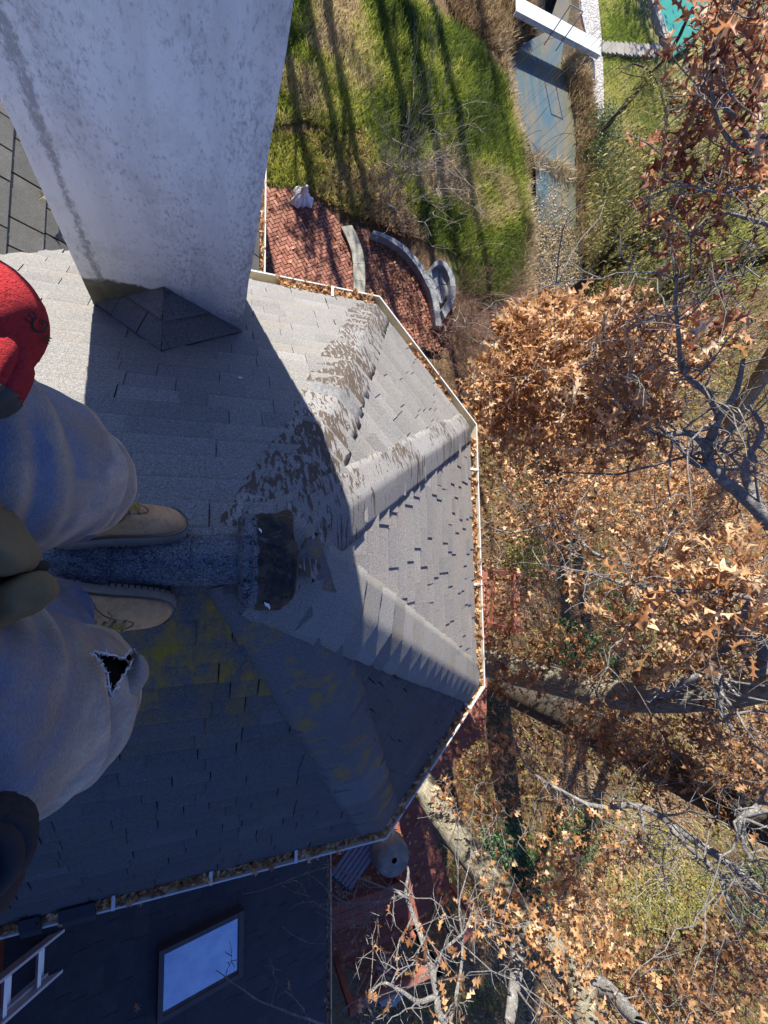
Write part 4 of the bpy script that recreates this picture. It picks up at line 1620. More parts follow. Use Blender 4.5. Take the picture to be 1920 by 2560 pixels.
def ground_col(xy):
    P3 = np.column_stack([xy, np.zeros(len(xy))])
    n1 = fbm(P3, 0.9, 4)[:, None]
    n2 = fbm(P3 + 50, 4.0, 3)[:, None]
    soil = np.array([0.11, 0.08, 0.05]) * (0.6 + n2)
    brown = np.array([0.24, 0.15, 0.08]) * (0.55 + 0.9 * n2)
    green = np.array([0.085, 0.105, 0.03]) * (0.6 + 0.9 * n2)
    straw = np.array([0.32, 0.27, 0.11]) * (0.6 + 0.8 * n2)
    pp, z = proj(np.column_stack([xy, np.full(len(xy), GZ)]))
    c = brown * 0.6 + soil * 0.4
    isg = in_poly(pp, GREEN)[:, None]
    c = np.where(isg, green * np.clip(1.6 - n1, 0.6, 1) + straw * np.clip(n1 - 0.45, 0, 0.4), c)
    right = ((pp[:, 0] > 1480) & (pp[:, 1] < 720))[:, None]
    c = np.where(right, straw * 0.55 + green * 0.6, c)
    wet = (seg_dist(xy, WATER_W) < 0.4)[:, None] | in_poly(xy, WATER_W)[:, None]
    c = np.where(wet, np.array([0.09, 0.07, 0.05]) * (0.6 + n2), c)
    c = np.where(in_poly(xy, LAWN2_W)[:, None], np.array([0.10, 0.15, 0.02]) * (0.7 + 0.6 * n2), c)
    patch = in_poly(pp, [(1480, 2080), (1580, 2020), (1720, 2090), (1790, 2180), (1760, 2330), (1680, 2360), (1600, 2300), (1520, 2200)])[:, None]
    c = np.where(patch, straw, c)
    return c


def grid_axis(a, b, fine0, fine1, ds, dl):
    x, out = a, []
    while x < b:
        out.append(x)
        x += ds if fine0 <= x <= fine1 else dl
    out.append(b)
    return np.array(out)


gx = grid_axis(-40, 90, -2, 26, 0.22, 2.0)
gy = grid_axis(-60, 80, -20, 28, 0.22, 2.0)
GXX, GYY = np.meshgrid(gx, gy, indexing='ij')
gxy = np.column_stack([GXX.ravel(), GYY.ravel()])
gh = ground_h(gxy)
ny_ = len(gy)
ii, jj = np.meshgrid(np.arange(len(gx) - 1), np.arange(ny_ - 1), indexing='ij')
gi = (ii * ny_ + jj).ravel()
q = NM('yard_soil', 0.95, 0.1)
tn = q.attr('tint', 'Color')
lt = q.noise(9, 6, 0.75)
c = q.mix(1.0, tn, q.ramp(lt, [(0.3, 0.45), (0.55, 1.0), (0.75, 1.7)]), 'MULTIPLY')
q.color(c); q.bump(lt, 0.9, 0.08)
gr = np_mesh('ground', np.column_stack([gxy, gh]), np.column_stack([gi, gi + ny_, gi + ny_ + 1, gi + 1]), q.m, col=ground_col(gxy), smooth=True)
tag(gr, kind='structure')


def sheet(name, poly, z, mat, kind='structure', thick=0.0):
    mb = MB()
    if thick:
        mb.prism([tuple(p) for p in poly], z - thick, z)
    else:
        pl2 = [tuple(p) for p in poly]
        a = sum(pl2[i][0] * pl2[(i + 1) % len(pl2)][1] - pl2[(i + 1) % len(pl2)][0] * pl2[i][1] for i in range(len(pl2)))
        if a < 0:
            pl2 = pl2[::-1]
        mb.add([(p[0], p[1], z) for p in pl2], [tuple(range(len(pl2)))])
    return tag(mb.build(name, mat), kind=kind)


q = NM('creek_water', 0.05, 0.9)
c = q.mix(q.ramp(q.noise(1.1, 5, 0.65, (1.0, 0.30, 1), 0.8), [(0.35, 0.0), (0.65, 1.0)]), (0.070, 0.125, 0.135), (0.185, 0.155, 0.085))
mr = q.n('MapRange'); q.put(mr.inputs[0], q.math('ADD', q.sep(1), q.math('MULTIPLY', q.noise(0.8, 3), 3.0))); mr.inputs[1].default_value = 14.6; mr.inputs[2].default_value = 13.0
c = q.mix(q.math('MULTIPLY', mr.outputs[0], 0.8), c, (0.022, 0.032, 0.038))
q.color(c)
q.bump(q.noise(5.5, 4, 0.6, (1.0, 0.5, 1.0)), 0.35, 0.04)
ww_ = WATER_W.copy()
cw = ww_.mean(0)
sheet('creek_water', [(p[0] + (0.5 if p[0] > np.interp(p[1], [5, 25], [9, 12]) else -0.5), p[1]) for p in ww_], GZ - 0.36, q.m)
q = NM('pale_gravel', 0.95, 0.2)
vo = q.n('TexVoronoi'); vo.inputs['Scale'].default_value = 16
q.t.links.new(q.co, vo.inputs['Vector'])
q.color(q.mix(q.ramp(vo.outputs['Color'], [(0.0, 0.0), (1.0, 1.0)]), (0.20, 0.19, 0.17), (0.60, 0.58, 0.55)))
q.bump(vo.outputs['Distance'], 0.8, 0.03)
sheet('gravel_path', GRAVEL_W, GZ + 0.06, q.m, thick=0.2)
q = NM('teal_pool', 0.35, 0.4)
q.color(q.mix(q.noise(2.2, 4, 0.6), (0.025, 0.20, 0.15), (0.06, 0.30, 0.22)))
q.bump(q.noise(8, 3), 0.15, 0.02)
sheet('pool_water', POOL_W, GZ - 0.03, q.m, thick=0.1)
# stone rim of the pool: a curved wall, lower on the water side
mb = MB()
for a, b in zip(POOL_W[:4], POOL_W[1:4]):
    L_ = np.linalg.norm(b - a)
    k_ = max(1, int(L_ / 0.7))
    for i in range(k_):
        p = a + (b - a) * i / k_; q2 = a + (b - a) * (i + 0.97) / k_
        mb.beam((p[0] - 0.22, p[1], GZ + 0.02), (q2[0] - 0.22, q2[1], GZ + 0.02), 0.38, 0.34)
M_STONE = plain('pale_bluestone', (0.33, 0.32, 0.28), 0.9, 0.35, 6, 0.5)
tag(mb.build('pool_coping', M_STONE), 'curved pale stone rim between the lawn and the teal pool', 'stone edge')

# brick terrace near the house
q = NM('herringbone_brick', 0.9, 0.2)
mp = q.n('Mapping'); mp.inputs['Rotation'].default_value = (0, 0, R(38)); q.t.links.new(q.co, mp.inputs['Vector'])
c = q.ramp(q.attr('rnd'), [(0.0, (0.25, 0.10, 0.070)), (0.5, (0.36, 0.155, 0.11)), (1.0, (0.45, 0.22, 0.16))])
c = q.mix(q.ramp(q.noise(2.2, 4, 0.65), [(0.42, 0.0), (0.72, 0.6)]), c, (0.13, 0.075, 0.05))
q.color(c); q.bump(q.noise(60, 3), 0.3, 0.01)
M_BRICK = q.m
M_JOINT = plain('dark_sand_joint', (0.05, 0.038, 0.028), 0.95, 0.3, 20)


def herringbone(poly, z, name, ang=0.0, Lb=0.205, Wb=0.105, gap=0.020):
    """each brick of the paving, laid in a herringbone and cut to the outline"""
    mb = MB()
    pl2 = np.array(poly)
    mb.prism([tuple(p) for p in pl2], z - 0.35, z - 0.012)
    base = mb
    mbb = MB()
    ca, sa = math.cos(ang), math.sin(ang)
    c0 = pl2.mean(0)
    rad_ = np.max(np.linalg.norm(pl2 - c0, axis=1)) + 0.3
    k_ = int(rad_ / Wb) + 2
    for i in range(-k_, k_):
        for j in range(-k_, k_):
            # classic 2:1 herringbone cell on the square lattice of brick widths
            t = (i - j) % 4
            if t == 0:
                x0, y0, dx, dy = i * Wb, j * Wb, 2 * Wb, Wb
            elif t == 2 + 1:
                x0, y0, dx, dy = i * Wb, j * Wb, Wb, 2 * Wb
            else:
                continue
            cx_, cy_ = x0 + dx / 2, y0 + dy / 2
            X = c0[0] + ca * cx_ - sa * cy_; Y = c0[1] + sa * cx_ + ca * cy_
            if not in_poly(np.array([[X, Y]]), pl2)[0]:
                continue
            rot = np.array([[ca, -sa, 0], [sa, ca, 0], [0, 0, 1]])
            mbb.box((X, Y, z - 0.015 + random.uniform(-0.002, 0.002)), (dx - gap, dy - gap, 0.03), rot, random.random())
    o = base.build(name, M_JOINT)
    tag(o, kind='structure')
    mbb.build('brick_paving', M_BRICK, o)
    return o


herringbone(PATIO_W, PATIO_Z, 'patio', R(33))
herringbone(LPATIO_W, GZ + 0.012, 'lower_patio', R(20))

# low curved walls with separate cap stones
M_CAPST = plain('weathered_capstone', (0.36, 0.35, 0.29), 0.9, 0.4, 4, 0.4)
M_BLUEST = plain('grey_bluestone', (0.27, 0.29, 0.30), 0.9, 0.35, 5, 0.4)  # blue-grey stone, cooler in tone than the capstones above


def curb(name, label, inner, outer, z, h, mat, nst):
    root = empty(name, (*at_z(*inner[len(inner) // 2], GZ)[:2], GZ), label, 'stone wall')
    I = spline([at_z(a, b, z) for a, b in inner], nst + 1)
    O = spline([at_z(a, b, z) for a, b in outer], nst + 1)
    mb = MB()
    for i in range(nst):
        a0, a1, b0, b1 = I[i], I[i + 1], O[i], O[i + 1]
        sh = lambda p, q_, f: p + (q_ - p) * f
        P = [sh(a0, b0, .06), sh(a1, b1, .06), sh(a1, b1, .94), sh(a0, b0, .94)]
        mb.prism([tuple(p[:2]) for p in P], z - h - 0.3, z - 0.061)
    mb.build('wall_core', mat, root)
    for i in range(nst):
        a0, a1, b0, b1 = I[i], I[i + 1], O[i], O[i + 1]
        g_ = 0.012
        P = [a0 + (a1 - a0) * g_, a1 - (a1 - a0) * g_, b1 - (b1 - b0) * g_, b0 + (b1 - b0) * g_]
        mb = MB()
        mb.prism([tuple(p[:2]) for p in P], z - 0.06, z + random.uniform(-0.008, 0.008))
        mb.build('capstone', mat, root)
    return root


curb('stone_wall', 'pale curved stone wall edging the brick terrace below the roof',
     [(853, 566), (866, 592), (876, 618), (882, 645), (884, 692), (884, 735)], [(880, 562), (893, 588), (903, 616), (911, 645), (913, 695), (912, 740)], GZ + 0.42, 0.4, M_CAPST, 6)
curb('stone_wall', 'thin grey curved stone wall around the leaf-covered lower bricks',
     [(928, 584), (958, 592), (990, 612), (1017, 634), (1044, 668), (1060, 696), (1075, 728), (1083, 765), (1090, 815)], [(934, 576), (966, 585), (1000, 605), (1030, 630), (1056, 662), (1074, 694), (1090, 728), (1099, 766), (1106, 815)], GZ + 0.30, 0.3, M_BLUEST, 11)
seat = empty('stone_seat', (*at_z(1105, 725, GZ)[:2], GZ), 'round blue-grey stone seat with a flagstone top outside the lower wall', 'stone seat')
discp = [(1072, 690), (1080, 672), (1098, 664), (1115, 684), (1120, 712), (1118, 740), (1105, 760), (1094, 752), (1088, 725)]
dw_ = np.array([at_z(a, b, GZ + 0.25)[:2] for a, b in discp])
c0 = dw_.mean(0)
mb = MB(); mb.prism([tuple(p) for p in dw_], GZ - 0.2, GZ + 0.20); mb.build('seat_base', M_BLUEST, seat)
for i in range(0, 9, 2):
    a, b, c3 = dw_[i % 9], dw_[(i + 1) % 9], dw_[(i + 2) % 9]
    mb = MB()
    sh = lambda p: tuple(c0 + (p - c0) * 0.985)
    mb.prism([tuple(c0 + (a - c0) * 0.05 + (b - c0) * 0.03), sh(a + (b - a) * 0.04), sh(b), sh(c3 + (b - c3) * 0.04)] if i < 8 else [tuple(c0 + (a - c0) * 0.05), sh(a + (b - a) * .04), sh(b)], GZ + 0.202, GZ + 0.25)
    mb.build('flagstone', M_BLUEST, seat)
ringp_i = [(1085, 668), (1103, 660), (1120, 682), (1126, 712), (1123, 745), (1104, 775)]
ringp_o = [(1086, 655), (1108, 651), (1130, 676), (1139, 712), (1136, 755), (1112, 795)]
I = spline([at_z(a, b, GZ + 0.45) for a, b in ringp_i], 9); O = spline([at_z(a, b, GZ + 0.45) for a, b in ringp_o], 9)
for i in range(8):
    mb = MB()
    mb.prism([tuple(p[:2]) for p in (I[i] * .98 + I[i + 1] * .02, I[i + 1], O[i + 1], O[i] * .98 + O[i + 1] * .02)], GZ - 0.2, GZ + 0.45 + random.uniform(-.01, .01))
    mb.build('rim_stone', M_BLUEST, seat)

# white plastic bag on the terrace
q = NM('white_plastic_bag', 0.35, 0.5)
q.color(q.mix(q.noise(7, 4), (0.62, 0.66, 0.72), (0.85, 0.86, 0.88)))
bagc = at_z(752, 500, PATIO_Z)
vs = []
kk, nn = 24, 40
for i in range(kk + 1):
    t = i / kk
    z = 0.62 * t
    r_ = 0.30 * (1 - t) ** 0.8 * (0.55 + 0.45 * math.sin(math.pi * min(1, t * 1.4 + 0.25))) + 0.02
    for j in range(nn):
        th = 2 * math.pi * j / nn
        rr = r_ * (1 + 0.28 * math.cos(3 * th + 0.8) * (1 - t) + 0.10 * math.sin(9 * th + 5 * t))
        vs.append((bagc[0] + rr * math.cos(th) + 0.05 * t, bagc[1] + rr * math.sin(th) - 0.02 * t, bagc[2] + z))
vs = np.array(vs); vs += (fbm(vs, 16, 3)[:, None] - 0.5) * 0.06
vs[:nn, 2] = bagc[2] + 0.004
mb = MB(); mb.add(vs, [(i * nn + j, i * nn + (j + 1) % nn, (i + 1) * nn + (j + 1) % nn, (i + 1) * nn + j) for i in range(kk) for j in range(nn)] + [tuple(kk * nn + j for j in range(nn)), tuple(range(nn - 1, -1, -1))])
tag(mb.build('plastic_bag', q.m), 'crumpled white plastic bag standing on the brick terrace', 'bag')

# footbridge over the creek and the plank walk behind it
M_BRW = plain('painted_bridge_deck', (0.50, 0.54, 0.53), 0.7, 0.35, 5)
bz = GZ + 0.45
B = [at_z(a, b, bz) for a, b in ((1308, 28), (1312, 12), (1500, 102), (1498, 140))]
bridge = empty('footbridge', (*np.mean([b_[:2] for b_ in B], 0), GZ), 'narrow white footbridge crossing the creek', 'footbridge')
A_ = (B[0] + B[1]) / 2; Z_ = (B[2] + B[3]) / 2
A_ = A_ + (A_ - Z_) * 0.10
mb = MB(); mb.beam(A_, Z_, 0.66, 0.05); mb.build('bridge_deck', M_BRW, bridge)
dB = (Z_ - A_) / np.linalg.norm(Z_ - A_); sB = np.array([-dB[1], dB[0], 0])
for s in (-1, 1):
    mb = MB(); mb.beam(A_ + sB * s * 0.30 - np.array([0, 0, .10]), Z_ + sB * s * 0.30 - np.array([0, 0, .10]), 0.05, 0.13); mb.build('beam', M_BRW, bridge)
M_RAILG = plain('grey_metal_rail', (0.30, 0.31, 0.32), 0.5, 0.1, 5)
for t in (0.42, 0.56):
    p = A_ + (Z_ - A_) * t - sB * 0.36
    mb = MB(); mb.tube([p - np.array([0, 0, .5]), p + np.array([0, 0, 0.95])], 0.022, 8); mb.build('railing_post', M_RAILG, bridge)
p0 = A_ + (Z_ - A_) * .42 - sB * .36 + np.array([0, 0, .93]); p1 = A_ + (Z_ - A_) * .56 - sB * .36 + np.array([0, 0, .93])
mb = MB(); mb.tube([p0, p1], 0.02, 8); mb.build('handrail', M_RAILG, bridge)
walk = empty('plank_walk', (*at_z(1570, 120, GZ)[:2], GZ), 'weathered grey plank walk leading from the white footbridge to the pool', 'plank walk')
M_PLANK = plain('weathered_plank', (0.27, 0.255, 0.22), 0.9, 0.35, 7, 0.4)
for i in range(13):
    t = i / 12
    a = at_z(1510 + 135 * t, 106 + 8 * t, GZ + 0.10); b = at_z(1510 + 130 * t, 134 + 10 * t, GZ + 0.10)
    mb = MB(); mb.beam(a + np.array([0, 0, random.uniform(-.02, .02)]), b + np.array([0, 0, random.uniform(-.02, .02)]), 0.24, 0.08)
    mb.build('plank', M_PLANK, walk)

# ------------------------------------------------------------------ deck below the bay
DZ = -7.3
M_DKW = plain('red_stained_boards', (0.27, 0.105, 0.075), 0.8, 0.35, 5, 0.3)
M_DKW2 = plain('orange_brown_boards', (0.40, 0.205, 0.095), 0.8, 0.3, 5, 0.3)
deck_px = [(840, 2400), (1035, 2320), (1128, 2215), (1075, 2060), (1085, 1960), (1150, 1890), (1214, 1830), (1222, 1560), (1224, 1430)]
DW = [at_z(a, b, DZ)[:2] for a, b in deck_px]
deck = empty('deck', (3.5, -4.0, GZ), 'red-brown wooden deck wrapping around below the bay', 'deck')
mb = MB()
outl = [tuple(p) for p in DW] + [(2.0, 1.0), (1.0, -1.7), (1.2, DW[0][1])]
mb2 = np.array(outl)
x = mb2[:, 0].min()
mbd = MB()
ydk = mb2[:, 1].min()
while ydk < mb2[:, 1].max():
    xsx = []
    for i in range(len(outl)):
        a, b = outl[i], outl[(i + 1) % len(outl)]
        if (a[1] > ydk + .07) != (b[1] > ydk + .07):
            xsx.append(a[0] + (b[0] - a[0]) * (ydk + .07 - a[1]) / (b[1] - a[1]))
    xsx.sort()
    for i in range(0, len(xsx) - 1, 2):
        if xsx[i + 1] - xsx[i] > 0.05:
            mbd.box(((xsx[i] + xsx[i + 1]) / 2, ydk + 0.07, DZ - 0.015), (xsx[i + 1] - xsx[i], 0.134, 0.03), None, random.random())
    ydk += 0.14
mbd.build('boards', M_DKW, deck)
for (a, b) in ((DW[0], DW[1]), (DW[1], DW[2]), (DW[5], DW[6]), (DW[6], DW[7])):
    mb = MB(); mb.beam((a[0], a[1], DZ - 0.14), (b[0], b[1], DZ - 0.14), 0.05, 0.22); mb.build('fascia', M_DKW, deck)
for p in (DW[0], DW[1], DW[2], DW[5], DW[7]):
    mb = MB(); mb.box((p[0] * .985, p[1] * .985, (DZ - 0.25 + GZ - 0.4) / 2), (0.14, 0.14, DZ - 0.25 - GZ + 0.4)); mb.build('post', M_DKW, deck)


def railing(a, b, label, lattice):
    a, b = np.array([*a, DZ]), np.array([*b, DZ])
    d = (b - a) / np.linalg.norm(b - a)
    L_ = np.linalg.norm(b - a)
    r_ = empty('deck_railing', (a + b) / 2, label, 'railing', 'railings around the deck')
    up_ = np.array([0, 0, 1.0])
    for z, hgt, wdt in ((0.96, 0.04, 0.14), (0.86, 0.09, 0.04), (0.12, 0.09, 0.04)):
        mb = MB(); mb.beam(a + up_ * z, b + up_ * z, wdt, hgt); mb.build('rail', M_DKW, r_)
    for t in (0.0, 1.0):
        mb = MB(); p = a + (b - a) * t; mb.box(p + up_ * 0.52, (0.1, 0.1, 1.04)); mb.build('post', M_DKW, r_)
    if lattice:
        mb = MB()
        n_ = np.cross(d, up_)
        for sg, oo in ((1, 0.012), (-1, -0.012)):
            t = -0.7
            while t < L_:
                p = a + d * t + up_ * 0.16 + n_ * oo; q_ = p + (d + up_) * 0.66 if sg == 1 else p + up_ * 0.66
                if sg == -1:
                    p, q_ = a + d * (t + .66) + up_ * 0.16 + n_ * oo, a + d * t + up_ * 0.82 + n_ * oo
                f0, f1 = max(0, -((p - a) @ d) / 0.66) if sg == 1 else 0, 1
                t0, t1 = (p - a) @ d, (q_ - a) @ d
                if min(t0, t1) >= 0 and max(t0, t1) <= L_:
                    mb.beam(p, q_, 0.012, 0.045, up=n_)
                t += 0.16
        mb.build('lattice', M_DKW, r_)
    else:
        k_ = int(L_ / 0.13)
        for i in range(1, k_):
            mb = MB(); p = a + (b - a) * i / k_
            mb.box(p + up_ * 0.49, (0.035, 0.035, 0.66), np.stack([d, np.cross(up_, d), up_], 1)); mb.build('baluster', M_DKW, r_)


railing(DW[0], DW[1], 'lattice railing of the deck, half in sun beside the low roof', True)
railing(DW[1], DW[2], 'short railing across the sunny corner of the deck', False)
railing(DW[7], DW[8], 'slatted railing of the deck in front of the bay, behind the leaves', False)
# bench, striped lounge and a cloth-covered table on the deck
p = at_z(905, 2290, DZ + 0.45)
bench = empty('deck_bench', (p[0], p[1], DZ), 'dark red plank bench along the shaded side of the deck', 'bench')
db = (np.array(DW[1]) - np.array(DW[0])); db /= np.linalg.norm(db); db = np.array([*db, 0]); nb2 = np.array([-db[1], db[0], 0])
for i in range(3):
    mb = MB(); mb.beam(p - db * 0.8 + nb2 * 0.13 * i, p + db * 0.9 + nb2 * 0.13 * i, 0.12, 0.04); mb.build('seat_plank', M_DKW, bench)
for t in (-0.7, 0.8):
    mb = MB(); mb.box((*(p + db * t + nb2 * .13)[:2], DZ + 0.215), (0.08, 0.34, 0.43)); mb.build('leg', M_DKW, bench)
p = at_z(890, 2150, DZ + 0.35)
lounge = empty('striped_lounger', (p[0], p[1], DZ), 'blue-grey striped lounger in the shade on the deck', 'lounger')
M_STR = [plain('grey_blue_slat', (0.17, 0.20, 0.26), 0.7, 0.2, 8), plain('dark_lounger_frame', (0.03, 0.035, 0.05), 0.6, 0.2, 8)]
ax_ = at_z(905, 2125, DZ + .35) - at_z(872, 2172, DZ + .35); Ls = np.linalg.norm(ax_); ax_ /= Ls; sd2 = np.array([-ax_[1], ax_[0], 0])
for i in range(6):
    mb = MB(); mb.beam(p - ax_ * 0.42 + sd2 * (i - 2.5) * 0.09, p + ax_ * 0.42 + sd2 * (i - 2.5) * 0.09, 0.062, 0.02); mb.build('slat', M_STR[0], lounge)
for s in (-1, 1):
    mb = MB(); mb.beam(p + ax_ * s * .45 - sd2 * .29 - np.array([0, 0, .03]), p + ax_ * s * .45 + sd2 * .29 - np.array([0, 0, .03]), 0.05, 0.05); mb.build('frame', M_STR[1], lounge)
    for s2 in (-1, 1):
        mb = MB(); q_ = p + ax_ * s * .43 + sd2 * s2 * .26; mb.box((q_[0], q_[1], DZ + 0.165), (0.045, 0.045, 0.33)); mb.build('leg', M_STR[1], lounge)
p = at_z(985, 2150, DZ + 0.7)
tb = empty('covered_table', (p[0], p[1], DZ), 'round table under a mottled pale cover on the deck', 'table')
vs, n2_ = [], 36
for rr, z in ((0.05, 0.72), (0.18, 0.715), (0.29, 0.70), (0.32, 0.62), (0.34, 0.40)):
    for j in range(n2_):
        th = 2 * math.pi * j / n2_
        w_ = 1 + (0.06 * math.sin(7 * th) if rr > .5 else 0)
        vs.append((p[0] + rr * w_ * math.cos(th), p[1] + rr * w_ * math.sin(th), DZ + z))
mb = MB(); mb.add(vs, [(i * n2_ + j, i * n2_ + (j + 1) % n2_, (i + 1) * n2_ + (j + 1) % n2_, (i + 1) * n2_ + j) for i in range(4) for j in range(n2_)] + [tuple(range(n2_))])
mb.build('cover', plain('mottled_cover', (0.24, 0.24, 0.21), 0.9, 0.6, 7), tb, True)
mb = MB(); mb.tube([(p[0], p[1], DZ), (p[0], p[1], DZ + 0.68)], 0.05, 10); mb.build('leg', M_STR[1], tb)

# boulders below the deck
for i, (a, b, r_, lab) in enumerate(((838, 2410, .3, 0), (975, 2440, .42, 'rounded mossy boulder lying below the deck corner'), (958, 2405, .24, 'small pale boulder between the deck and the mossy one'))):
    if not lab:
        continue
    p = at_z(a, b, GZ)
    o = blob('boulder', (p[0], p[1], GZ + r_ * 0.4), (r_ * 1.3, r_, r_ * 0.7), M_STONE, None, rotz(i), 0.8, r_ * 0.15, i * 7.0)
    tag(o, lab, 'boulder', 'boulders by the deck')

# ------------------------------------------------------------------ plants
HALF = np.array([(0, .02), (.16, .05), (.20, .25), (.29, .07), (.40, .08), (.50, .37), (.55, .09), (.66, .09), (.82, .30), (.80, .07), (.90, .05), (1.0, .0)])
HALF_S = np.array([(0, .02), (.20, .27), (.30, .06), (.50, .40), (.60, .09), (.85, .27), (.86, .05), (1.0, .0)])


def leaf_template(H):
    """lobed oak leaf, unit long: right outline, midrib, left outline"""
    t, w_ = H[:, 0], H[:, 1]
    k = len(H)
    mids = np.clip(t, 0, 1)
    V = np.concatenate([np.column_stack([t, w_, 0.32 * w_ - 0.25 * w_ ** 2]), np.column_stack([mids, np.zeros(k), np.zeros(k)]), np.column_stack([t, -w_, 0.32 * w_ - 0.25 * w_ ** 2])])
    V[:, 2] += -0.34 * (V[:, 0] - 0.4) ** 2
    F = []
    for i in range(k - 1):
        F.append((i, i + 1, k + i + 1, k + i))
        F.append((k + i, k + i + 1, 2 * k + i + 1, 2 * k + i))
    return V, np.array(F)


TPL_D = leaf_template(HALF)
TPL_S = leaf_template(HALF_S)
TPL_Q = (np.array([(0, .0, 0), (.35, .33, .05), (.5, .0, -.03), (.35, -.33, .05), (1, 0, -.08)], float), np.array([(0, 2, 1, 1), (0, 3, 2, 2), (1, 2, 4, 4), (2, 3, 4, 4)]))
TPL_Q = (np.array([(0, 0, 0), (.45, .30, .06), (1, 0, -.08), (.45, -.30, .06)], float), np.array([(0, 3, 2, 1)]))
TPL_B = (np.array([(0, .035, 0), (.5, .03, .0), (1, .004, -.0), (1, -.004, 0), (.5, -.03, 0), (0, -.035, 0)], float), np.array([(0, 5, 4, 1), (1, 4, 3, 2)]))


def rand_frames(n, up_bias=0.6, droop=0.3):
    N = rng.normal(0, 1, (n, 3))
    N[:, 2] = np.abs(N[:, 2]) + up_bias
    N /= np.linalg.norm(N, axis=1)[:, None]
    A = rng.normal(0, 1, (n, 3))
    A[:, 2] -= droop * 2
    A -= N * (A * N).sum(1)[:, None]
    A /= np.linalg.norm(A, axis=1)[:, None]
    B = np.cross(N, A)
    return A, B, N


def scatter(name, tpl, P, size, frames, mat, parent=None, rnd=None, curl=None):
    TV, TF = tpl
    P = np.asarray(P)
    n = len(P)
    A, B, N = frames
    size = np.broadcast_to(size, (n,))
    V = P[:, None, :] + size[:, None, None] * (TV[None, :, 0, None] * A[:, None, :] + TV[None, :, 1, None] * B[:, None, :] + (TV[None, :, 2, None] * (1 if curl is None else curl[:, None, None])) * N[:, None, :])
    F = (np.arange(n)[:, None, None] * len(TV) + TF[None]).reshape(-1, TF.shape[1])
    r = np.repeat(rng.random(n) if rnd is None else rnd, len(TF))
    return np_mesh(name, V, F, mat, parent, rnd=r)


# --- oak branches are given as sight-line points with a distance, then grow their own twigs
LEAFOK = [(1665, -200), (1640, 90), (1610, 200), (1560, 330), (1530, 560), (1600, 650), (1500, 700), (1380, 725), (1260, 770), (1245, 860), (1165, 930), (1125, 990), (1125, 1040), (1185, 1090), (1195, 1500), (1210, 1740), (1150, 1830), (1040, 2060), (985, 2110), (960, 2230), (880, 2560), (880, 2900), (2400, 2900), (2400, -200)]


def limb_pts(L):
    return np.array([at_d(a, b, d) for a, b, d in L])


def sample_limb(L, k):
    return spline(limb_pts(L), k)


def twig_path(p0, p1, k=6, sag=0.08):
    p0, p1 = np.array(p0), np.array(p1)
    t = np.linspace(0, 1, k)[:, None]
    d = np.linalg.norm(p1 - p0)
    o = rng.normal(0, 1, 3) * d * sag
    o2 = rng.normal(0, 1, (k, 3)) * d * 0.018
    o2[0] = 0; o2[-1] = 0
    return p0 + (p1 - p0) * t + o * np.sin(np.pi * t) + o2


class Tubes:
    """many round twigs as one numpy mesh"""

    def __init__(self):
        self.V, self.F, self.n = [], [], 0

    def add(self, P, r0, r1, sides=5):
        P = np.asarray(P)
        k = len(P)
        T = np.gradient(P, axis=0)
        T /= np.linalg.norm(T, axis=1)[:, None] + 1e-9
        a = np.array([0.31, 0.2, 0.93]) if abs(T[0][2]) < 0.85 else np.array([1.0, 0.1, 0])
        A = np.cross(T, a); A /= np.linalg.norm(A, axis=1)[:, None] + 1e-9
        Bv = np.cross(T, A)
        r = np.linspace(r0, r1, k) if np.isscalar(r0) and r1 is not None else np.asarray(r0)
        th = np.arange(sides) * 2 * np.pi / sides
        V = P[:, None] + r[:, None, None] * (np.cos(th)[None, :, None] * A[:, None] + np.sin(th)[None, :, None] * Bv[:, None])
        i, j = np.meshgrid(np.arange(k - 1), np.arange(sides), indexing='ij')
        j2 = (j + 1) % sides
        F = np.stack([i * sides + j, i * sides + j2, (i + 1) * sides + j2, (i + 1) * sides + j], -1).reshape(-1, 4) + self.n
        self.V.append(V.reshape(-1, 3)); self.F.append(F); self.n += k * sides

    def build(self, name, mat, parent=None):
        return np_mesh(name, np.concatenate(self.V), np.concatenate(self.F), mat, parent, smooth=True)


def noisy(P, amp):
    n = len(P)
    d = (np.column_stack([fbm(np.asarray(P) + 31.0 * k, 1.6, 3) for k in range(3)]) - 0.5) * 2 * amp
    w_ = np.minimum(1, np.arange(n) / 3.0)[:, None]
    return P + d * w_


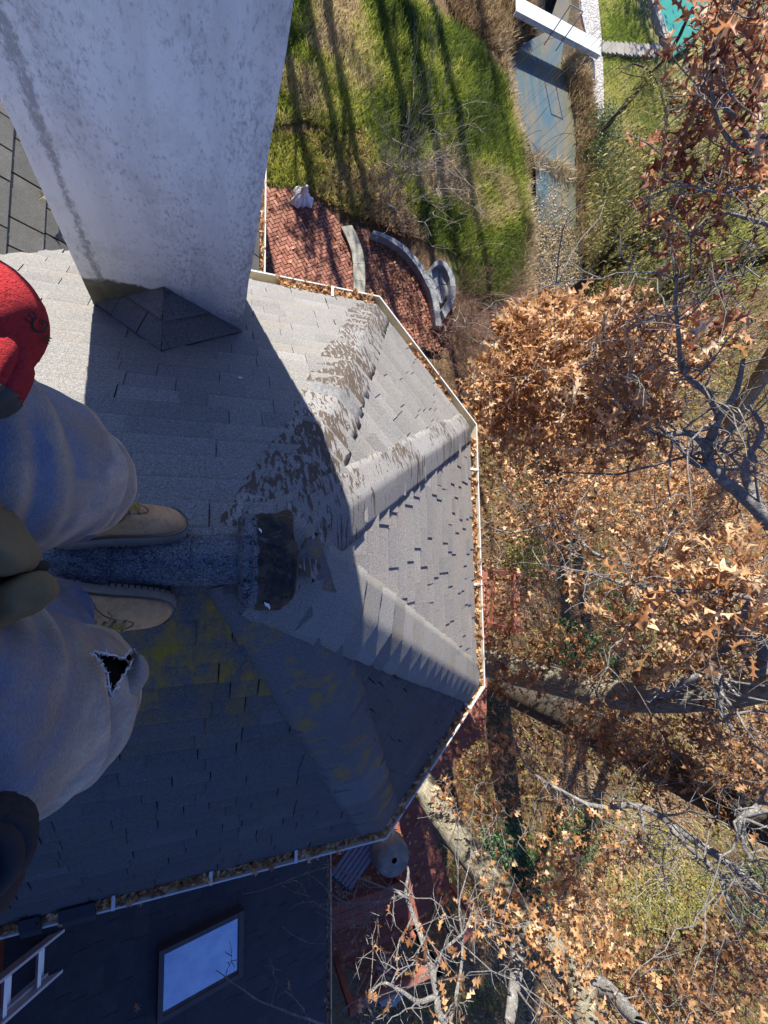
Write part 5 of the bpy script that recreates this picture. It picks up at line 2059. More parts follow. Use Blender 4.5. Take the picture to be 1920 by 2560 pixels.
def oak(label, root_px, trunk, limbs, clusters, leafmat, seedn, trunk_r=0.2, barkm=None, twig_len=1.0, twig_n=17, group='oak trees beside the roof', clear=True, anchor=None):
    """trunk and limbs: lists of (px, py, distance, radius); clusters: (px, py, rx, ry, d0, d1, leaves, size)"""
    tr = [at_d(a, b, d) for a, b, d, r_ in trunk]
    trr = [r_ for *_, r_ in trunk]
    # the stem goes on upwards beyond the picture and tapers out
    dtop = tr[-1] - tr[-2]
    dtop = dtop / np.linalg.norm(dtop)
    for k_, (ln_, f_) in enumerate(((1.4, 0.72), (3.0, 0.45), (4.8, 0.12))):
        dd_ = dtop * 0.55 + np.array([0.35, 0.0, 0.75])
        tr.append(tr[len(trunk) - 1] + dd_ / np.linalg.norm(dd_) * ln_ + np.array([0.15 * k_, 0.12 * k_, 0]))
        trr.append(trunk[-1][3] * f_)
    base = tr[0].copy()
    # carry the trunk down to the ground
    dirn_ = tr[0] - tr[1]
    if dirn_[2] > -0.2:
        dirn_ = np.array([dirn_[0] * 0.2, dirn_[1] * 0.2, -1.0])
    dirn_ = dirn_ / np.linalg.norm(dirn_)
    dirn_[2] = min(dirn_[2], -0.75)
    t = (GZ - 0.3 - base[2]) / dirn_[2]
    foot = base + dirn_ * t
    root = empty('oak_tree', (foot[0], foot[1], GZ), label, 'tree', group)
    P = spline([foot] + tr, 60)
    rr = np.interp(np.linspace(0, len(tr), 60), range(len(tr) + 1), [trr[0] * 1.35] + trr)
    rr = rr * (1 + 0.10 * (fbm(P, 3.0, 2) - 0.5))
    T_ = Tubes(); T_.add(P, rr, None, 18)
    T_.build('trunk', barkm or M_BARK, root)
    allp, allr = [P[25:]], [rr[25:]]
    for L in limbs:
        k = max(12, len(L) * 8)
        Pl = noisy(sample_limb([q_[:3] for q_ in L], k), 0.06)
        rl = np.interp(np.linspace(0, len(L) - 1, k), range(len(L)), [q_[3] for q_ in L])
        prevP, prevR = np.concatenate(allp), np.concatenate(allr)
        gap_ = np.linalg.norm(prevP - Pl[0], axis=1)
        iq = int(np.argmin(gap_ - 0.5 * prevR))
        if gap_[iq] > 0.03:                                     # root the limb in the stem it grows from
            nseg = max(4, int(gap_[iq] / 0.12))
            root_seg = spline([prevP[iq], (prevP[iq] + Pl[0]) / 2 + np.array([0, 0, -0.05 * gap_[iq]]), Pl[0]], nseg + 1)[:-1]
            Pl = np.concatenate([root_seg, Pl])
            rl = np.concatenate([np.linspace(min(prevR[iq] * 0.8, rl[0] * 1.3), rl[0], nseg), rl])
            k = len(Pl)
        T_ = Tubes(); T_.add(Pl, rl, None, 9)
        # side twigs on the limb
        for _ in range(twig_n):
            i = rng.integers(3, k)
            ln = rng.uniform(0.4, 2.0) * twig_len
            e = Pl[i] + (rng.normal(0, 1, 3) + np.array([0, 0, 0.4])) * ln * 0.5
            pt = noisy(twig_path(Pl[i], e, 9, 0.10), 0.08)
            T_.add(pt, min(rl[i] * 0.5, 0.006 + 0.007 * ln), 0.0028, 5)
            for _ in range(5):
                j = rng.integers(2, 7)
                e2 = pt[j] + rng.normal(0, 1, 3) * ln * 0.2
                T_.add(twig_path(pt[j], e2, 5, 0.12), 0.004, 0.0018, 4)
        T_.build('limb', M_LICHEN, root)
        allp.append(Pl); allr.append(rl)
    AP, AR = np.concatenate(allp), np.concatenate(allr)
    TW = Tubes()
    LP, LS, LA = [], [], []
    for (cx_, cy_, rx, ry, d0, d1, n_, sz) in clusters:
        na = max(1, int(n_ / 7))
        a_ = rng.random(na) * 2 * np.pi
        r_ = np.sqrt(rng.random(na))
        X = cx_ + rx * r_ * np.cos(a_); Y = cy_ + ry * r_ * np.sin(a_)
        Dd = rng.uniform(d0, d1, na)
        anc = np.array([at_d(x_, y_, d_) for x_, y_, d_ in zip(X, Y, Dd)])
        # twigs from the nearest limb; nearest anchors chain onto each other
        order = np.argsort([np.min(np.linalg.norm(AP - q_, axis=1)) for q_ in anc])
        tips = []
        for oi in order:
            q_ = anc[oi]
            d_l = np.linalg.norm(AP - q_, axis=1)
            i = int(np.argmin(d_l))
            src, rad_ = AP[i], min(0.010, AR[i] * 0.5)
            if tips:
                TP = np.array(tips)
                d_t = np.linalg.norm(TP - q_, axis=1)
                if d_t.min() < d_l[i]:
                    src, rad_ = TP[int(np.argmin(d_t))], 0.005
            TW.add(twig_path(src, q_, 6, 0.10), rad_, 0.002, 4)
            tips.append(q_)
            m_ = rng.integers(4, 11)
            off_ = rng.normal(0, 0.085, (m_, 3))
            LP.append(q_ + off_)
            LS.append(np.full(m_, sz) * rng.uniform(0.5, 1.3, m_))
            out = off_ / (np.linalg.norm(off_, axis=1)[:, None] + 1e-6)
            LA.append(out)
    # a thin crown round the part of the stem above the picture
    for _ in range(46):
        i = rng.integers(44, 60)
        q_ = P[i] + rng.normal(0, 0.9, 3) + np.array([0.3, 0, 0.2])
        if proj(q_[None])[0][0, 0] < 1990 and q_[0] < 4.5:
            continue
        TW.add(twig_path(P[i], q_, 8, 0.1), 0.014, 0.003, 4)
        off_ = rng.normal(0, 0.2, (12, 3))
        LP.append(q_ + off_); LS.append(np.full(12, LF) * rng.uniform(0.6, 1.2, 12))
        LA.append(off_ / (np.linalg.norm(off_, axis=1)[:, None] + 1e-6))
    if TW.n:
        tag(TW.build('twigs', M_LICHEN, root), kind='stuff')
    LP, LS, LA = np.concatenate(LP), np.concatenate(LS), np.concatenate(LA)
    if clear:
        pp, z = proj(LP)
        ok = in_poly(pp, LEAFOK) | (pp[:, 1] > 2700) | (pp[:, 0] > 2000)
        # nothing grows through the roof
        inside = (np.abs(LP[:, 1]) < 2.6) & (LP[:, 0] < 2.55) & (LP[:, 2] < 0.2)
        ok &= ~inside
        LP, LS, LA = LP[ok], LS[ok], LA[ok]
    A, Bv, N = rand_frames(len(LP), 0.5, 0.25)
    A = LA + A * 0.6 + np.array([0, 0, -0.25])
    A -= N * (A * N).sum(1)[:, None]
    A /= np.linalg.norm(A, axis=1)[:, None] + 1e-9
    Bv = np.cross(N, A) * rng.uniform(0.45, 1.0, (len(LP), 1))
    dist = np.linalg.norm(LP - CAM, axis=1)
    near = dist < 5.2
    curl = rng.uniform(0.3, 3.6, len(LP)) * np.where(rng.random(len(LP)) < 0.25, -1, 1)
    for sel, tpl in ((near, TPL_D), (~near, TPL_S)):
        if sel.sum() > 3:
            scatter('foliage', tpl, LP[sel], LS[sel], (A[sel], Bv[sel], N[sel]), leafmat, root, curl=curl[sel])
    return root


LF = 0.125
BIG = 0.195
MID = 0.168
oak('tall oak close to the bay with pale lichened limbs and thick orange-brown leaves', None,
    [(1990, 1480, 7.2, 0.16), (2040, 1440, 6.6, 0.13), (2080, 1380, 6.0, 0.10)],
    [[(1990, 1420, 6.6, .085), (1920, 1304, 6.0, .07), (1851, 1239, 5.8, .06), (1781, 1174, 5.6, .05), (1768, 1126, 5.5, .045), (1799, 1044, 5.2, .035), (1838, 978, 5.0, .025), (1848, 900, 4.8, .015)],
     [(1768, 1126, 5.5, .04), (1715, 1094, 5.3, .033), (1640, 1090, 5.2, .025), (1600, 1055, 5.0, .02), (1540, 990, 4.7, .014), (1480, 940, 4.5, .008)],
     [(1781, 1174, 5.6, .035), (1735, 1160, 5.5, .03), (1690, 1115, 5.5, .024), (1590, 1005, 5.4, .018), (1540, 910, 5.3, .012), (1500, 850, 5.2, .008)],
     [(1799, 1044, 5.2, .03), (1765, 985, 5.0, .026), (1705, 925, 4.7, .02), (1690, 860, 4.4, .016), (1690, 690, 3.9, .010)],
     [(2000, 1560, 5.0, .03), (1930, 1510, 4.7, .024), (1800, 1480, 4.2, .018), (1650, 1470, 3.9, .012), (1500, 1440, 3.8, .008), (1400, 1415, 3.9, .005)],
     [(1900, 1700, 7.6, .05), (1850, 1592, 7.3, .045), (1810, 1535, 7.2, .04), (1700, 1465, 7.0, .034), (1610, 1430, 7.0, .028), (1500, 1390, 7.1, .022), (1440, 1335, 7.2, .018), (1373, 1308, 7.3, .013), (1280, 1332, 7.4, .010), (1205, 1314, 7.5, .006)],
     [(1920, 1304, 6.0, .05), (1860, 1180, 6.3, .04), (1900, 1080, 6.4, .025), (1870, 1010, 6.3, .012)]],
    [(1230, 800, 130, 65, 5, 6.5, 460, MID), (1330, 870, 120, 75, 4.8, 6, 420, MID), (1490, 830, 150, 85, 4.5, 6, 520, MID), (1420, 960, 190, 95, 4.2, 5.5, 600, MID), (1270, 985, 130, 70, 5, 6, 320, MID), (1500, 1050, 150, 65, 4.5, 5.5, 320, MID), (1310, 1080, 150, 60, 5, 6.5, 320, MID), (1600, 960, 110, 90, 5, 6, 280, MID), (1700, 880, 110, 70, 5, 6, 110, MID),
     (1430, 900, 130, 70, 3.9, 4.4, 30, BIG), (1450, 1110, 110, 40, 3.9, 4.3, 24, BIG), (1400, 1385, 80, 45, 3.7, 4.3, 36, BIG), (1530, 1450, 130, 60, 3.5, 4.3, 80, BIG), (1680, 1480, 140, 70, 3.4, 4.2, 100, BIG), (1830, 1390, 120, 80, 3.4, 4.2, 90, BIG), (1800, 1560, 110, 60, 3.5, 4.2, 56, BIG), (1660, 1600, 50, 36, 3.4, 4.0, 16, BIG), (1240, 1400, 50, 60, 3.9, 4.6, 26, BIG),
     (1600, 1250, 280, 130, 7, 10, 1900, LF), (1800, 1200, 120, 120, 7, 9, 480, LF), (1340, 1240, 130, 120, 6.5, 9, 480, LF), (1760, 1400, 170, 120, 6.5, 9, 480, LF), (1480, 1500, 260, 110, 7, 9, 380, LF), (1560, 1120, 200, 70, 6, 8, 420, LF), (1260, 1460, 60, 60, 6.5, 8, 90, LF)],
    M_OAK, 1, twig_len=0.8)
oak('oak at the upper right whose few leaves look rust red against the light', None,
    [(2110, 620, 6.4, 0.12), (2110, 520, 5.8, 0.10), (2120, 420, 5.2, 0.08)],
    [[(2050, 470, 5.2, .035), (1920, 352, 4.6, .02), (1880, 372, 4.6, .018), (1830, 370, 4.5, .014), (1790, 290, 4.3, .011), (1790, 160, 4.1, .008), (1800, 40, 4.0, .005)],
     [(1880, 372, 4.6, .016), (1850, 320, 4.5, .013), (1800, 270, 4.4, .010), (1740, 200, 4.4, .007), (1700, 150, 4.4, .004)],
     [(2060, 560, 5.4, .03), (1910, 470, 4.8, .015), (1800, 480, 4.4, .011), (1690, 470, 4.1, .007), (1600, 500, 4.0, .004)],
     [(2080, 640, 5.8, .03), (1900, 560, 5.0, .016), (1800, 540, 4.8, .011), (1730, 590, 4.7, .008), (1720, 660, 4.6, .005)]],
    [(1850, 80, 90, 110, 3.6, 5, 130, 0.16), (1860, 240, 80, 100, 3.6, 5, 110, 0.16), (1740, 250, 50, 50, 4, 5, 30, 0.16), (1745, 60, 40, 50, 4, 4.6, 18, 0.16), (1690, 360, 40, 30, 4, 4.6, 18, 0.16), (1660, 470, 80, 40, 3.5, 4.4, 44, 0.16), (1740, 530, 90, 60, 4, 5, 70, 0.16), (1850, 460, 80, 80, 4, 5, 70, 0.16), (1720, 620, 50, 60, 4, 5, 40, 0.16), (1880, 760, 60, 60, 3.2, 4, 26, 0.16), (1840, 880, 50, 40, 3, 3.6, 12, 0.16), (1660, 800, 120, 40, 5, 6, 60, 0.16), (1900, 30, 80, 80, 3.5, 5, 80, 0.16)],
    M_OAKRED, 2, twig_n=9, twig_len=0.45)
oak('leaning oak with a broad furrowed trunk rising just off the bay corner', None,
    [(1200, 1650, 9.2, 0.26), (1320, 1685, 8.8, 0.24), (1560, 1740, 8.0, 0.20), (1760, 1745, 7.4, 0.16), (1920, 1720, 6.8, 0.13), (2050, 1690, 6.2, 0.10)],
    [[(1560, 1740, 8.0, .09), (1640, 1735, 7.4, .07), (1720, 1700, 7.0, .055), (1790, 1690, 6.8, .04), (1800, 1780, 6.7, .03), (1830, 1830, 6.6, .02)],
     [(1680, 1745, 7.6, .06), (1780, 1640, 7.2, .05), (1850, 1590, 7.0, .04), (1860, 1530, 6.8, .03), (1900, 1480, 6.6, .02)]],
    [(1650, 1690, 250, 90, 7, 9, 800, LF), (1850, 1850, 110, 150, 7, 10, 700, LF), (1400, 1640, 120, 60, 7.5, 9, 260, LF), (1250, 1560, 40, 110, 7.5, 9, 220, LF), (1300, 1700, 70, 40, 7.5, 8.6, 140, LF), (1700, 1900, 200, 100, 8, 11, 700, LF), (1800, 1600, 130, 90, 6, 8, 420, LF), (1500, 1840, 180, 80, 8, 10.5, 420, LF)],
    M_OAKDARK, 3, twig_n=15)
oak('pale sunlit oak trunk slanting past the shaded corner of the deck', None,
    [(1040, 1940, 9.6, 0.23), (1120, 2060, 8.9, 0.215), (1200, 2165, 8.3, 0.20), (1310, 2300, 7.6, 0.18), (1440, 2450, 7.0, 0.15), (1500, 2610, 6.5, 0.12)],
    [[(1310, 2300, 7.6, .10), (1295, 2370, 7.5, .085), (1290, 2430, 7.4, .07), (1270, 2560, 7.2, .05)],
     [(1440, 2450, 7.0, .10), (1520, 2480, 6.8, .08), (1600, 2560, 6.4, .05)],
     [(1300, 2700, 6.6, .045), (1120, 2560, 6.0, .034), (1095, 2482, 5.9, .03), (1082, 2421, 5.9, .028), (1060, 2360, 5.9, .026), (1034, 2291, 5.9, .022), (1017, 2244, 5.8, .018), (1020, 2180, 5.7, .012), (1005, 2150, 5.7, .006)],
     [(1095, 2482, 5.9, .022), (1050, 2500, 5.8, .018), (990, 2475, 5.7, .014), (945, 2455, 5.6, .010), (900, 2490, 5.5, .005)],
     [(1017, 2244, 5.8, .010), (900, 2200, 5.8, .008), (830, 2170, 5.8, .006), (740, 2190, 5.8, .005), (600, 2230, 5.8, .003)],
     [(1300, 2700, 6.2, .02), (1000, 2620, 6.0, .014), (800, 2560, 6.0, .010), (640, 2500, 6.0, .006), (540, 2420, 6.0, .003)],
     [(1082, 2421, 5.9, .018), (1120, 2370, 5.9, .014), (1170, 2330, 6.0, .010), (1190, 2260, 6.0, .005)],
     [(1017, 2244, 5.8, .012), (940, 2260, 5.8, .010), (860, 2250, 5.8, .008), (780, 2190, 5.8, .004)],
     [(1120, 2560, 6.0, .02), (1160, 2400, 6.2, .014), (1150, 2250, 6.2, .008), (1170, 2130, 6.2, .004)]],
    [(1400, 2180, 55, 110, 6.5, 8.5, 240, LF), (1540, 2140, 60, 80, 7, 9, 200, LF), (1480, 2330, 70, 110, 7, 9, 260, LF), (1330, 2480, 50, 80, 3.2, 4, 26, 0.16), (1230, 2240, 60, 100, 7, 9, 200, LF), (1215, 1900, 60, 70, 8, 9.5, 200, LF), (1130, 1990, 60, 60, 8, 9, 120, LF), (1330, 2330, 60, 60, 6.5, 7.4, 110, LF), (1440, 2460, 80, 80, 6, 6.8, 80, LF), (1250, 2060, 60, 60, 7, 9, 80, LF), (1100, 2400, 100, 110, 5, 6, 22, LF), (920, 2180, 40, 50, 6.5, 7.5, 16, LF), (930, 2520, 30, 40, 5, 5.5, 10, LF), (1150, 2560, 90, 40, 5, 6, 30, LF)],
    M_OAK, 4, twig_n=6, twig_len=0.7)
oak('darker oak trunk farther out, standing among brown leaves', None,
    [(1400, 1780, 13.2, 0.42), (1550, 1855, 11.6, 0.38), (1680, 1925, 10.4, 0.34), (1820, 2000, 9.2, 0.30), (1960, 2080, 8.2, 0.24)],
    [[(1960, 2290, 7.6, .055), (1850, 2190, 7.8, .05), (1750, 2110, 7.9, .045), (1670, 2050, 8.0, .042), (1600, 2020, 8.0, .038), (1500, 2018, 8.0, .03), (1420, 1985, 8.0, .026), (1330, 1930, 8.0, .02), (1285, 1845, 8.0, .012)],
     [(1600, 2020, 8.0, .03), (1615, 2060, 7.9, .025), (1600, 2090, 7.9, .02), (1560, 2110, 7.8, .008)],
     [(1670, 2050, 8.0, .03), (1730, 2130, 7.7, .028), (1800, 2200, 7.4, .022), (1840, 2300, 7.2, .012)],
     [(1960, 2010, 7.2, .05), (1880, 2030, 7.2, .04), (1850, 2050, 7.2, .03), (1860, 2120, 7.2, .02), (1890, 2160, 7.2, .012)]],
    [(1650, 1800, 230, 110, 9, 12, 800, LF), (1740, 2440, 200, 110, 7.5, 10, 900, LF), (1880, 2360, 70, 150, 7, 10, 260, LF), (1850, 1990, 110, 80, 8, 11, 420, LF), (1300, 1900, 130, 110, 8.5, 11, 360, LF), (1420, 2030, 90, 70, 8, 10, 180, LF), (1600, 2530, 230, 60, 7, 9, 420, LF), (1540, 1780, 60, 60, 9, 11, 60, LF)],
    M_OAKDARK, 5, barkm=M_DARKBARK, twig_n=15)

# --- weeping willow beyond the creek
def willow():
    foot = at_z(1560, 560, GZ)
    root = empty('willow_tree', (foot[0], foot[1], GZ), 'yellow-green weeping willow bending over the far bank of the creek', 'tree')
    limbs = [[(1560, 660, 15.5, .30), (1640, 560, 15.0, .28), (1760, 470, 14.0, .22), (1900, 380, 13.0, .16), (2060, 280, 12, .1)],
             [(1640, 740, 15.5, .26), (1760, 680, 14.5, .22), (1850, 650, 13.5, .20), (1930, 630, 12.8, .16), (2080, 560, 12, .1)],
             [(1480, 700, 16, .2), (1520, 600, 15.8, .17), (1600, 480, 15.4, .12), (1700, 380, 15, .08), (1760, 340, 14.8, .04)]]
    pts = []
    for L in limbs:
        k = 40
        P = noisy(sample_limb([q_[:3] for q_ in L], k), 0.25)
        ext = P[-1] + (P[-1] - P[-6]) / np.linalg.norm(P[-1] - P[-6]) * np.array([[0.8], [1.8], [2.8]]) + np.array([[0, 0, .1], [0, 0, .2], [0, 0, .1]])
        g0 = P[0].copy(); g0[2] = GZ - 0.2
        P = np.concatenate([[g0], P])
        rl = np.interp(np.linspace(0, len(L) - 1, k + 1), range(len(L)), [q_[3] for q_ in L])
        P = np.concatenate([P, ext]); rl = np.concatenate([rl, rl[-1] * np.array([0.7, 0.4, 0.1])])
        T_ = Tubes(); T_.add(P, rl, None, 12)
        T_.build('trunk' if L is limbs[0] else 'limb', M_DARKBARK, root)
        pts.append(P[8:])
    AP = np.concatenate(pts)
    S, A_, = [], []
    TW = Tubes()
    for _ in range(620):
        p = AP[rng.integers(len(AP))] + rng.normal(0, 1, 3) * np.array([1.6, 1.6, 0.7])
        ln = rng.uniform(1.0, 2.6)
        sway = np.array([0.55, 0.45, 0]) * rng.uniform(0.2, 1.0) + rng.normal(0, 0.15, 3)
        k = 12
        t = np.linspace(0, 1, k)[:, None]
        P = p + np.array([-0.75, -0.55, 0.1]) * t * ln * 0.8 + np.array([0, 0, -1.0]) * (t ** 1.7) * ln + sway * np.sin(t * 3)
        P[:, 2] = np.maximum(P[:, 2], GZ + 0.1)
        TW.add(P, 0.006, 0.002, 3)
        for i in range(1, k):
            for _ in range(4):
                S.append(P[i] + rng.normal(0, 0.07, 3)); A_.append(P[i] - P[i - 1])
    tag(TW.build('twigs', M_WILLOW, root), kind='stuff')
    S, A_ = np.array(S), np.array(A_)
    pp, z = proj(S)
    ok = (pp[:, 0] > 1530 + np.clip((pp[:, 1] - 330) * -0.5, -60, 150)) & (pp[:, 1] > 150)
    S, A_ = S[ok], A_[ok]
    A, Bv, N = rand_frames(len(S), 0.4, 0.3)
    A = A_ / np.linalg.norm(A_, axis=1)[:, None] + 0.35 * A
    A -= N * (A * N).sum(1)[:, None]; A /= np.linalg.norm(A, axis=1)[:, None]
    scatter('foliage', TPL_Q, S, rng.uniform(0.07, 0.14, len(S)), (A, np.cross(N, A) * 0.45, N), M_WILLOW, root)


willow()

# --- slim leaning trunk by the gravel
def slim():
    L = [(1490, 345, 17.6, .10), (1530, 300, 17.0, .095), (1600, 220, 16.2, .09), (1660, 150, 15.6, .075), (1700, 85, 15.2, .055), (1730, 20, 14.8, .03)]
    dg_ = float(np.linalg.norm(at_z(1490, 345, GZ) - CAM))
    L = [(a, b, d * dg_ / 17.6, r_) for a, b, d, r_ in L]
    P = noisy(sample_limb([q_[:3] for q_ in L], 40), 0.05)
    g0 = P[0].copy(); g0[2] = GZ - 0.2
    root = empty('bare_tree', (g0[0], g0[1], GZ), 'slim leafless tree leaning over the grass beside the gravel strip', 'tree')
    T_ = Tubes(); T_.add(np.concatenate([[g0], P]), np.concatenate([[.11], np.interp(np.linspace(0, 5, 40), range(6), [q_[3] for q_ in L])]), None, 10); T_.build('trunk', M_DARKBARK, root)
    for L in ([(1628, 182, 15.9, .035), (1605, 168, 15.6, .03), (1575, 162, 15.4, .02), (1545, 185, 15.2, .012), (1535, 195, 15.1, .006)],
              [(1620, 190, 15.9, .04), (1645, 205, 15.7, .035), (1658, 250, 15.5, .03), (1664, 300, 15.4, .022), (1655, 350, 15.3, .012)],
              [(1615, 195, 16, .02), (1580, 190, 15.8, .015), (1550, 180, 15.6, .008)],
              [(1675, 130, 15.4, .03), (1700, 165, 15.3, .025), (1740, 205, 15.2, .02), (1790, 250, 15.1, .012), (1830, 300, 15.0, .006)]):
        L = [(a, b, d * dg_ / 17.6, r_) for a, b, d, r_ in L]
        T_ = Tubes(); Pl = noisy(sample_limb([q_[:3] for q_ in L], 24), 0.04)
        T_.add(Pl, np.interp(np.linspace(0, len(L) - 1, 24), range(len(L)), [q_[3] for q_ in L]), None, 7)
        for _ in range(8):
            i = rng.integers(4, 24); T_.add(twig_path(Pl[i], Pl[i] + rng.normal(0, 0.35, 3), 6), 0.010, 0.003, 4)
        T_.build('limb', M_DARKBARK, root)


slim()


# --- leafless shrub on the slope, red bramble by the corner
def stems(name, label, cat, base_px, n, h, spread, mat, kind=None, thick=0.012, levels=3, poly=None, br=5):
    T_ = Tubes()
    bases = []
    for _ in range(n):
        if poly is not None:
            while True:
                xy = poly.min(0) + rng.random(2) * (poly.max(0) - poly.min(0))
                if in_poly(xy[None], poly)[0]:
                    break
            b = np.array([xy[0], xy[1], GZ - 0.05])
        else:
            c0_ = at_z(*base_px, GZ)
            b = c0_ + np.array([rng.normal(0, 0.12), rng.normal(0, 0.12), -0.05])
        d = rng.normal(0, 1, 3) * np.array([1, 1, 0.3]) * spread + np.array([0, 0, 1])
        d /= np.linalg.norm(d)
        ln = h * rng.uniform(0.6, 1.1)
        P = twig_path(b, b + d * ln, 9, 0.10)
        T_.add(P, thick * rng.uniform(0.6, 1.2), thick * 0.2, 5)
        if levels > 1:
            for _ in range(br):
                i = rng.integers(3, 9)
                d2 = d + rng.normal(0, 0.55, 3)
                Q = twig_path(P[i], P[i] + d2 * ln * rng.uniform(0.15, 0.4), 6, 0.12)
                T_.add(Q, thick * 0.4, thick * 0.12, 4)
                if levels > 2:
                    for _ in range(3):
                        j = rng.integers(2, 6)
                        T_.add(twig_path(Q[j], Q[j] + (d2 + rng.normal(0, 0.7, 3)) * ln * 0.12, 4), thick * 0.2, thick * 0.08, 3)
    o = T_.build(name, mat)
    return tag(o, label, cat, kind=kind)


stems('bare_shrub', 'leafless many-stemmed shrub standing on the leafy slope above the terrace', 'shrub', (958, 505), 16, 3.1, 0.40, M_TWIG, thick=0.020, levels=3, br=9)
BR_W = gpoly([(1080, 760), (1130, 745), (1300, 720), (1340, 790), (1300, 1000), (1200, 1090), (1140, 960), (1050, 850)])
stems('bramble_thicket', None, None, None, 330, 1.5, 0.55, M_TWIGRED, kind='stuff', thick=0.008, levels=3, poly=BR_W)
UN_W = gpoly([(1150, 1100), (1900, 1000), (1950, 1700), (1900, 2560), (900, 2560), (1080, 2200), (1200, 1700)])
stems('undergrowth', None, None, None, 420, 1.2, 0.6, M_TWIG, kind='stuff', thick=0.009, levels=2, poly=UN_W)


# --- leafy shrubs: many small leaves on a lumpy crown
def shrub(label, px, py, rx, ry, h, n, mat, name='shrub', cat='shrub', size=0.075, group='green shrubs on the far bank'):
    c_ = at_z(px, py, GZ)
    root = empty(name, (c_[0], c_[1], GZ), label, cat, group)
    u = rng.normal(0, 1, (n, 3)); u /= np.linalg.norm(u, axis=1)[:, None]; u[:, 2] = np.abs(u[:, 2])
    lump = 0.65 + 0.6 * fbm(u * 1.0 + px, 2.4, 3)
    r_ = (rng.random(n) ** 0.35)[:, None] * lump[:, None]
    P = c_ + u * r_ * np.array([rx, ry, h])
    T_ = Tubes()
    for _ in range(26):
        e = P[rng.integers(n)]
        T_.add(twig_path(c_ + np.array([rng.normal(0, .1), rng.normal(0, .1), 0]), e, 7), 0.014, 0.003, 4)
    T_.build('stem', M_TWIG, root)
    scatter('foliage', TPL_Q, P, rng.uniform(0.7, 1.4, n) * size, rand_frames(n, 0.5, 0.2), mat, root)


shrub('low green shrub where the slim tree leaves the ground', 1500, 320, 0.9, 0.9, 0.9, 1500, M_SHRUB)
shrub('bright green shrub beside the creek just past the slim tree', 1500, 410, 1.1, 1.2, 1.1, 2200, M_SHRUB)
shrub('broad green shrub by the dark narrow part of the creek', 1515, 520, 1.2, 1.5, 1.2, 2600, M_SHRUB)
shrub('deep green shrub nearest the oak leaves on the far bank', 1530, 650, 1.2, 1.4, 1.3, 2600, M_SHRUB)
shrub('shadowed green shrub under the willow limbs', 1620, 690, 1.5, 1.5, 1.4, 2600, M_SHRUB)
shrub('mixed green and straw coloured shrub in front of the willow', 1600, 420, 1.6, 1.6, 0.9, 2600, M_WILLOW)
shrub('dark evergreen shrub growing behind the sprawling near leaves', 1400, 1600, 0.9, 0.9, 1.5, 2600, M_EVER, 'juniper', 'evergreen', 0.09, 'evergreens under the oaks')
shrub('taller evergreen close to the leaning oak trunk', 1455, 1640, 0.8, 0.8, 1.8, 2400, M_EVER, 'juniper', 'evergreen', 0.09, 'evergreens under the oaks')
shrub('evergreen below the pale trunk at the foot of the picture', 1300, 2190, 1.1, 1.0, 1.3, 2600, M_EVER, 'juniper', 'evergreen', 0.09, 'evergreens under the oaks')
shrub('small evergreen beside the deck corner and the pale trunk', 1240, 2080, 0.8, 0.8, 1.0, 1600, M_EVER, 'juniper', 'evergreen', 0.09, 'evergreens under the oaks')
shrub('olive bush in the clearing at the lower right', 1660, 2200, 2.9, 2.4, 0.45, 2600, M_WILLOW, 'shrub', 'shrub', 0.09, 'green shrubs in the clearing')
shrub('leafy green bush at the lower right edge', 1860, 2230, 1.6, 1.6, 1.2, 2600, M_SHRUB, 'shrub', 'shrub', 0.09, 'green shrubs in the clearing')

shrub('green undergrowth bush between the two trunks near the deck corner', 1420, 2080, 1.3, 1.3, 0.8, 2200, M_SHRUB, 'shrub', 'shrub', 0.08, 'green shrubs in the clearing')
shrub('green undergrowth bush partly covered by the near oak leaves at mid right', 1560, 1520, 1.5, 1.4, 0.9, 2400, M_SHRUB, 'shrub', 'shrub', 0.08, 'green shrubs in the clearing')
shrub('yellow-green bush just beyond the gutter at the middle of the bay', 1300, 1390, 1.0, 1.2, 0.8, 1800, M_WILLOW, 'shrub', 'shrub', 0.07, 'green shrubs in the clearing')
shrub('leafy green bush at the bottom edge right of the pale trunk', 1620, 2500, 1.3, 1.2, 0.9, 2200, M_SHRUB, 'shrub', 'shrub', 0.08, 'green shrubs in the clearing')


# --- grass, weeds and fallen leaves
def fill(pxpoly, n, z=GZ, avoid=()):
    W_ = gpoly(pxpoly, z)
    out = []
    tot = 0
    while tot < n:
        xy = W_.min(0) + rng.random((n, 2)) * (W_.max(0) - W_.min(0))
        ok = in_poly(xy, W_)
        for p in avoid:
            ok &= ~in_poly(xy, p)
        xy = xy[ok]
        out.append(xy); tot += len(xy)
        if len(xy) == 0:
            break
    return np.concatenate(out)[:n]


def blades(name, xy, h0, h1, mat, width=1.0, lean=0.5, rnd_scale=0.6, lo=0.0, hi=1.0):
    z = np.maximum(ground_h(xy), GZ - 0.38)
    P = np.column_stack([xy, z])
    n = len(P)
    A = np.column_stack([rng.normal(0, lean, n), rng.normal(0, lean, n), np.ones(n)])
    A /= np.linalg.norm(A, axis=1)[:, None]
    Bv = np.cross(A, rng.normal(0, 1, (n, 3))); Bv /= np.linalg.norm(Bv, axis=1)[:, None]
    N = np.cross(A, Bv)
    r = fbm(np.column_stack([xy, np.zeros(n)]), rnd_scale, 3)
    r = np.clip((r - 0.5) * 2.8 + 0.5 + rng.normal(0, 0.16, n), 0, 1) * (hi - lo) + lo
    o = scatter(name, TPL_B, P, rng.uniform(h0, h1, n), (A, Bv * width, N), mat, None, rnd=np.clip(r, 0, 1))
    return tag(o, kind='stuff')


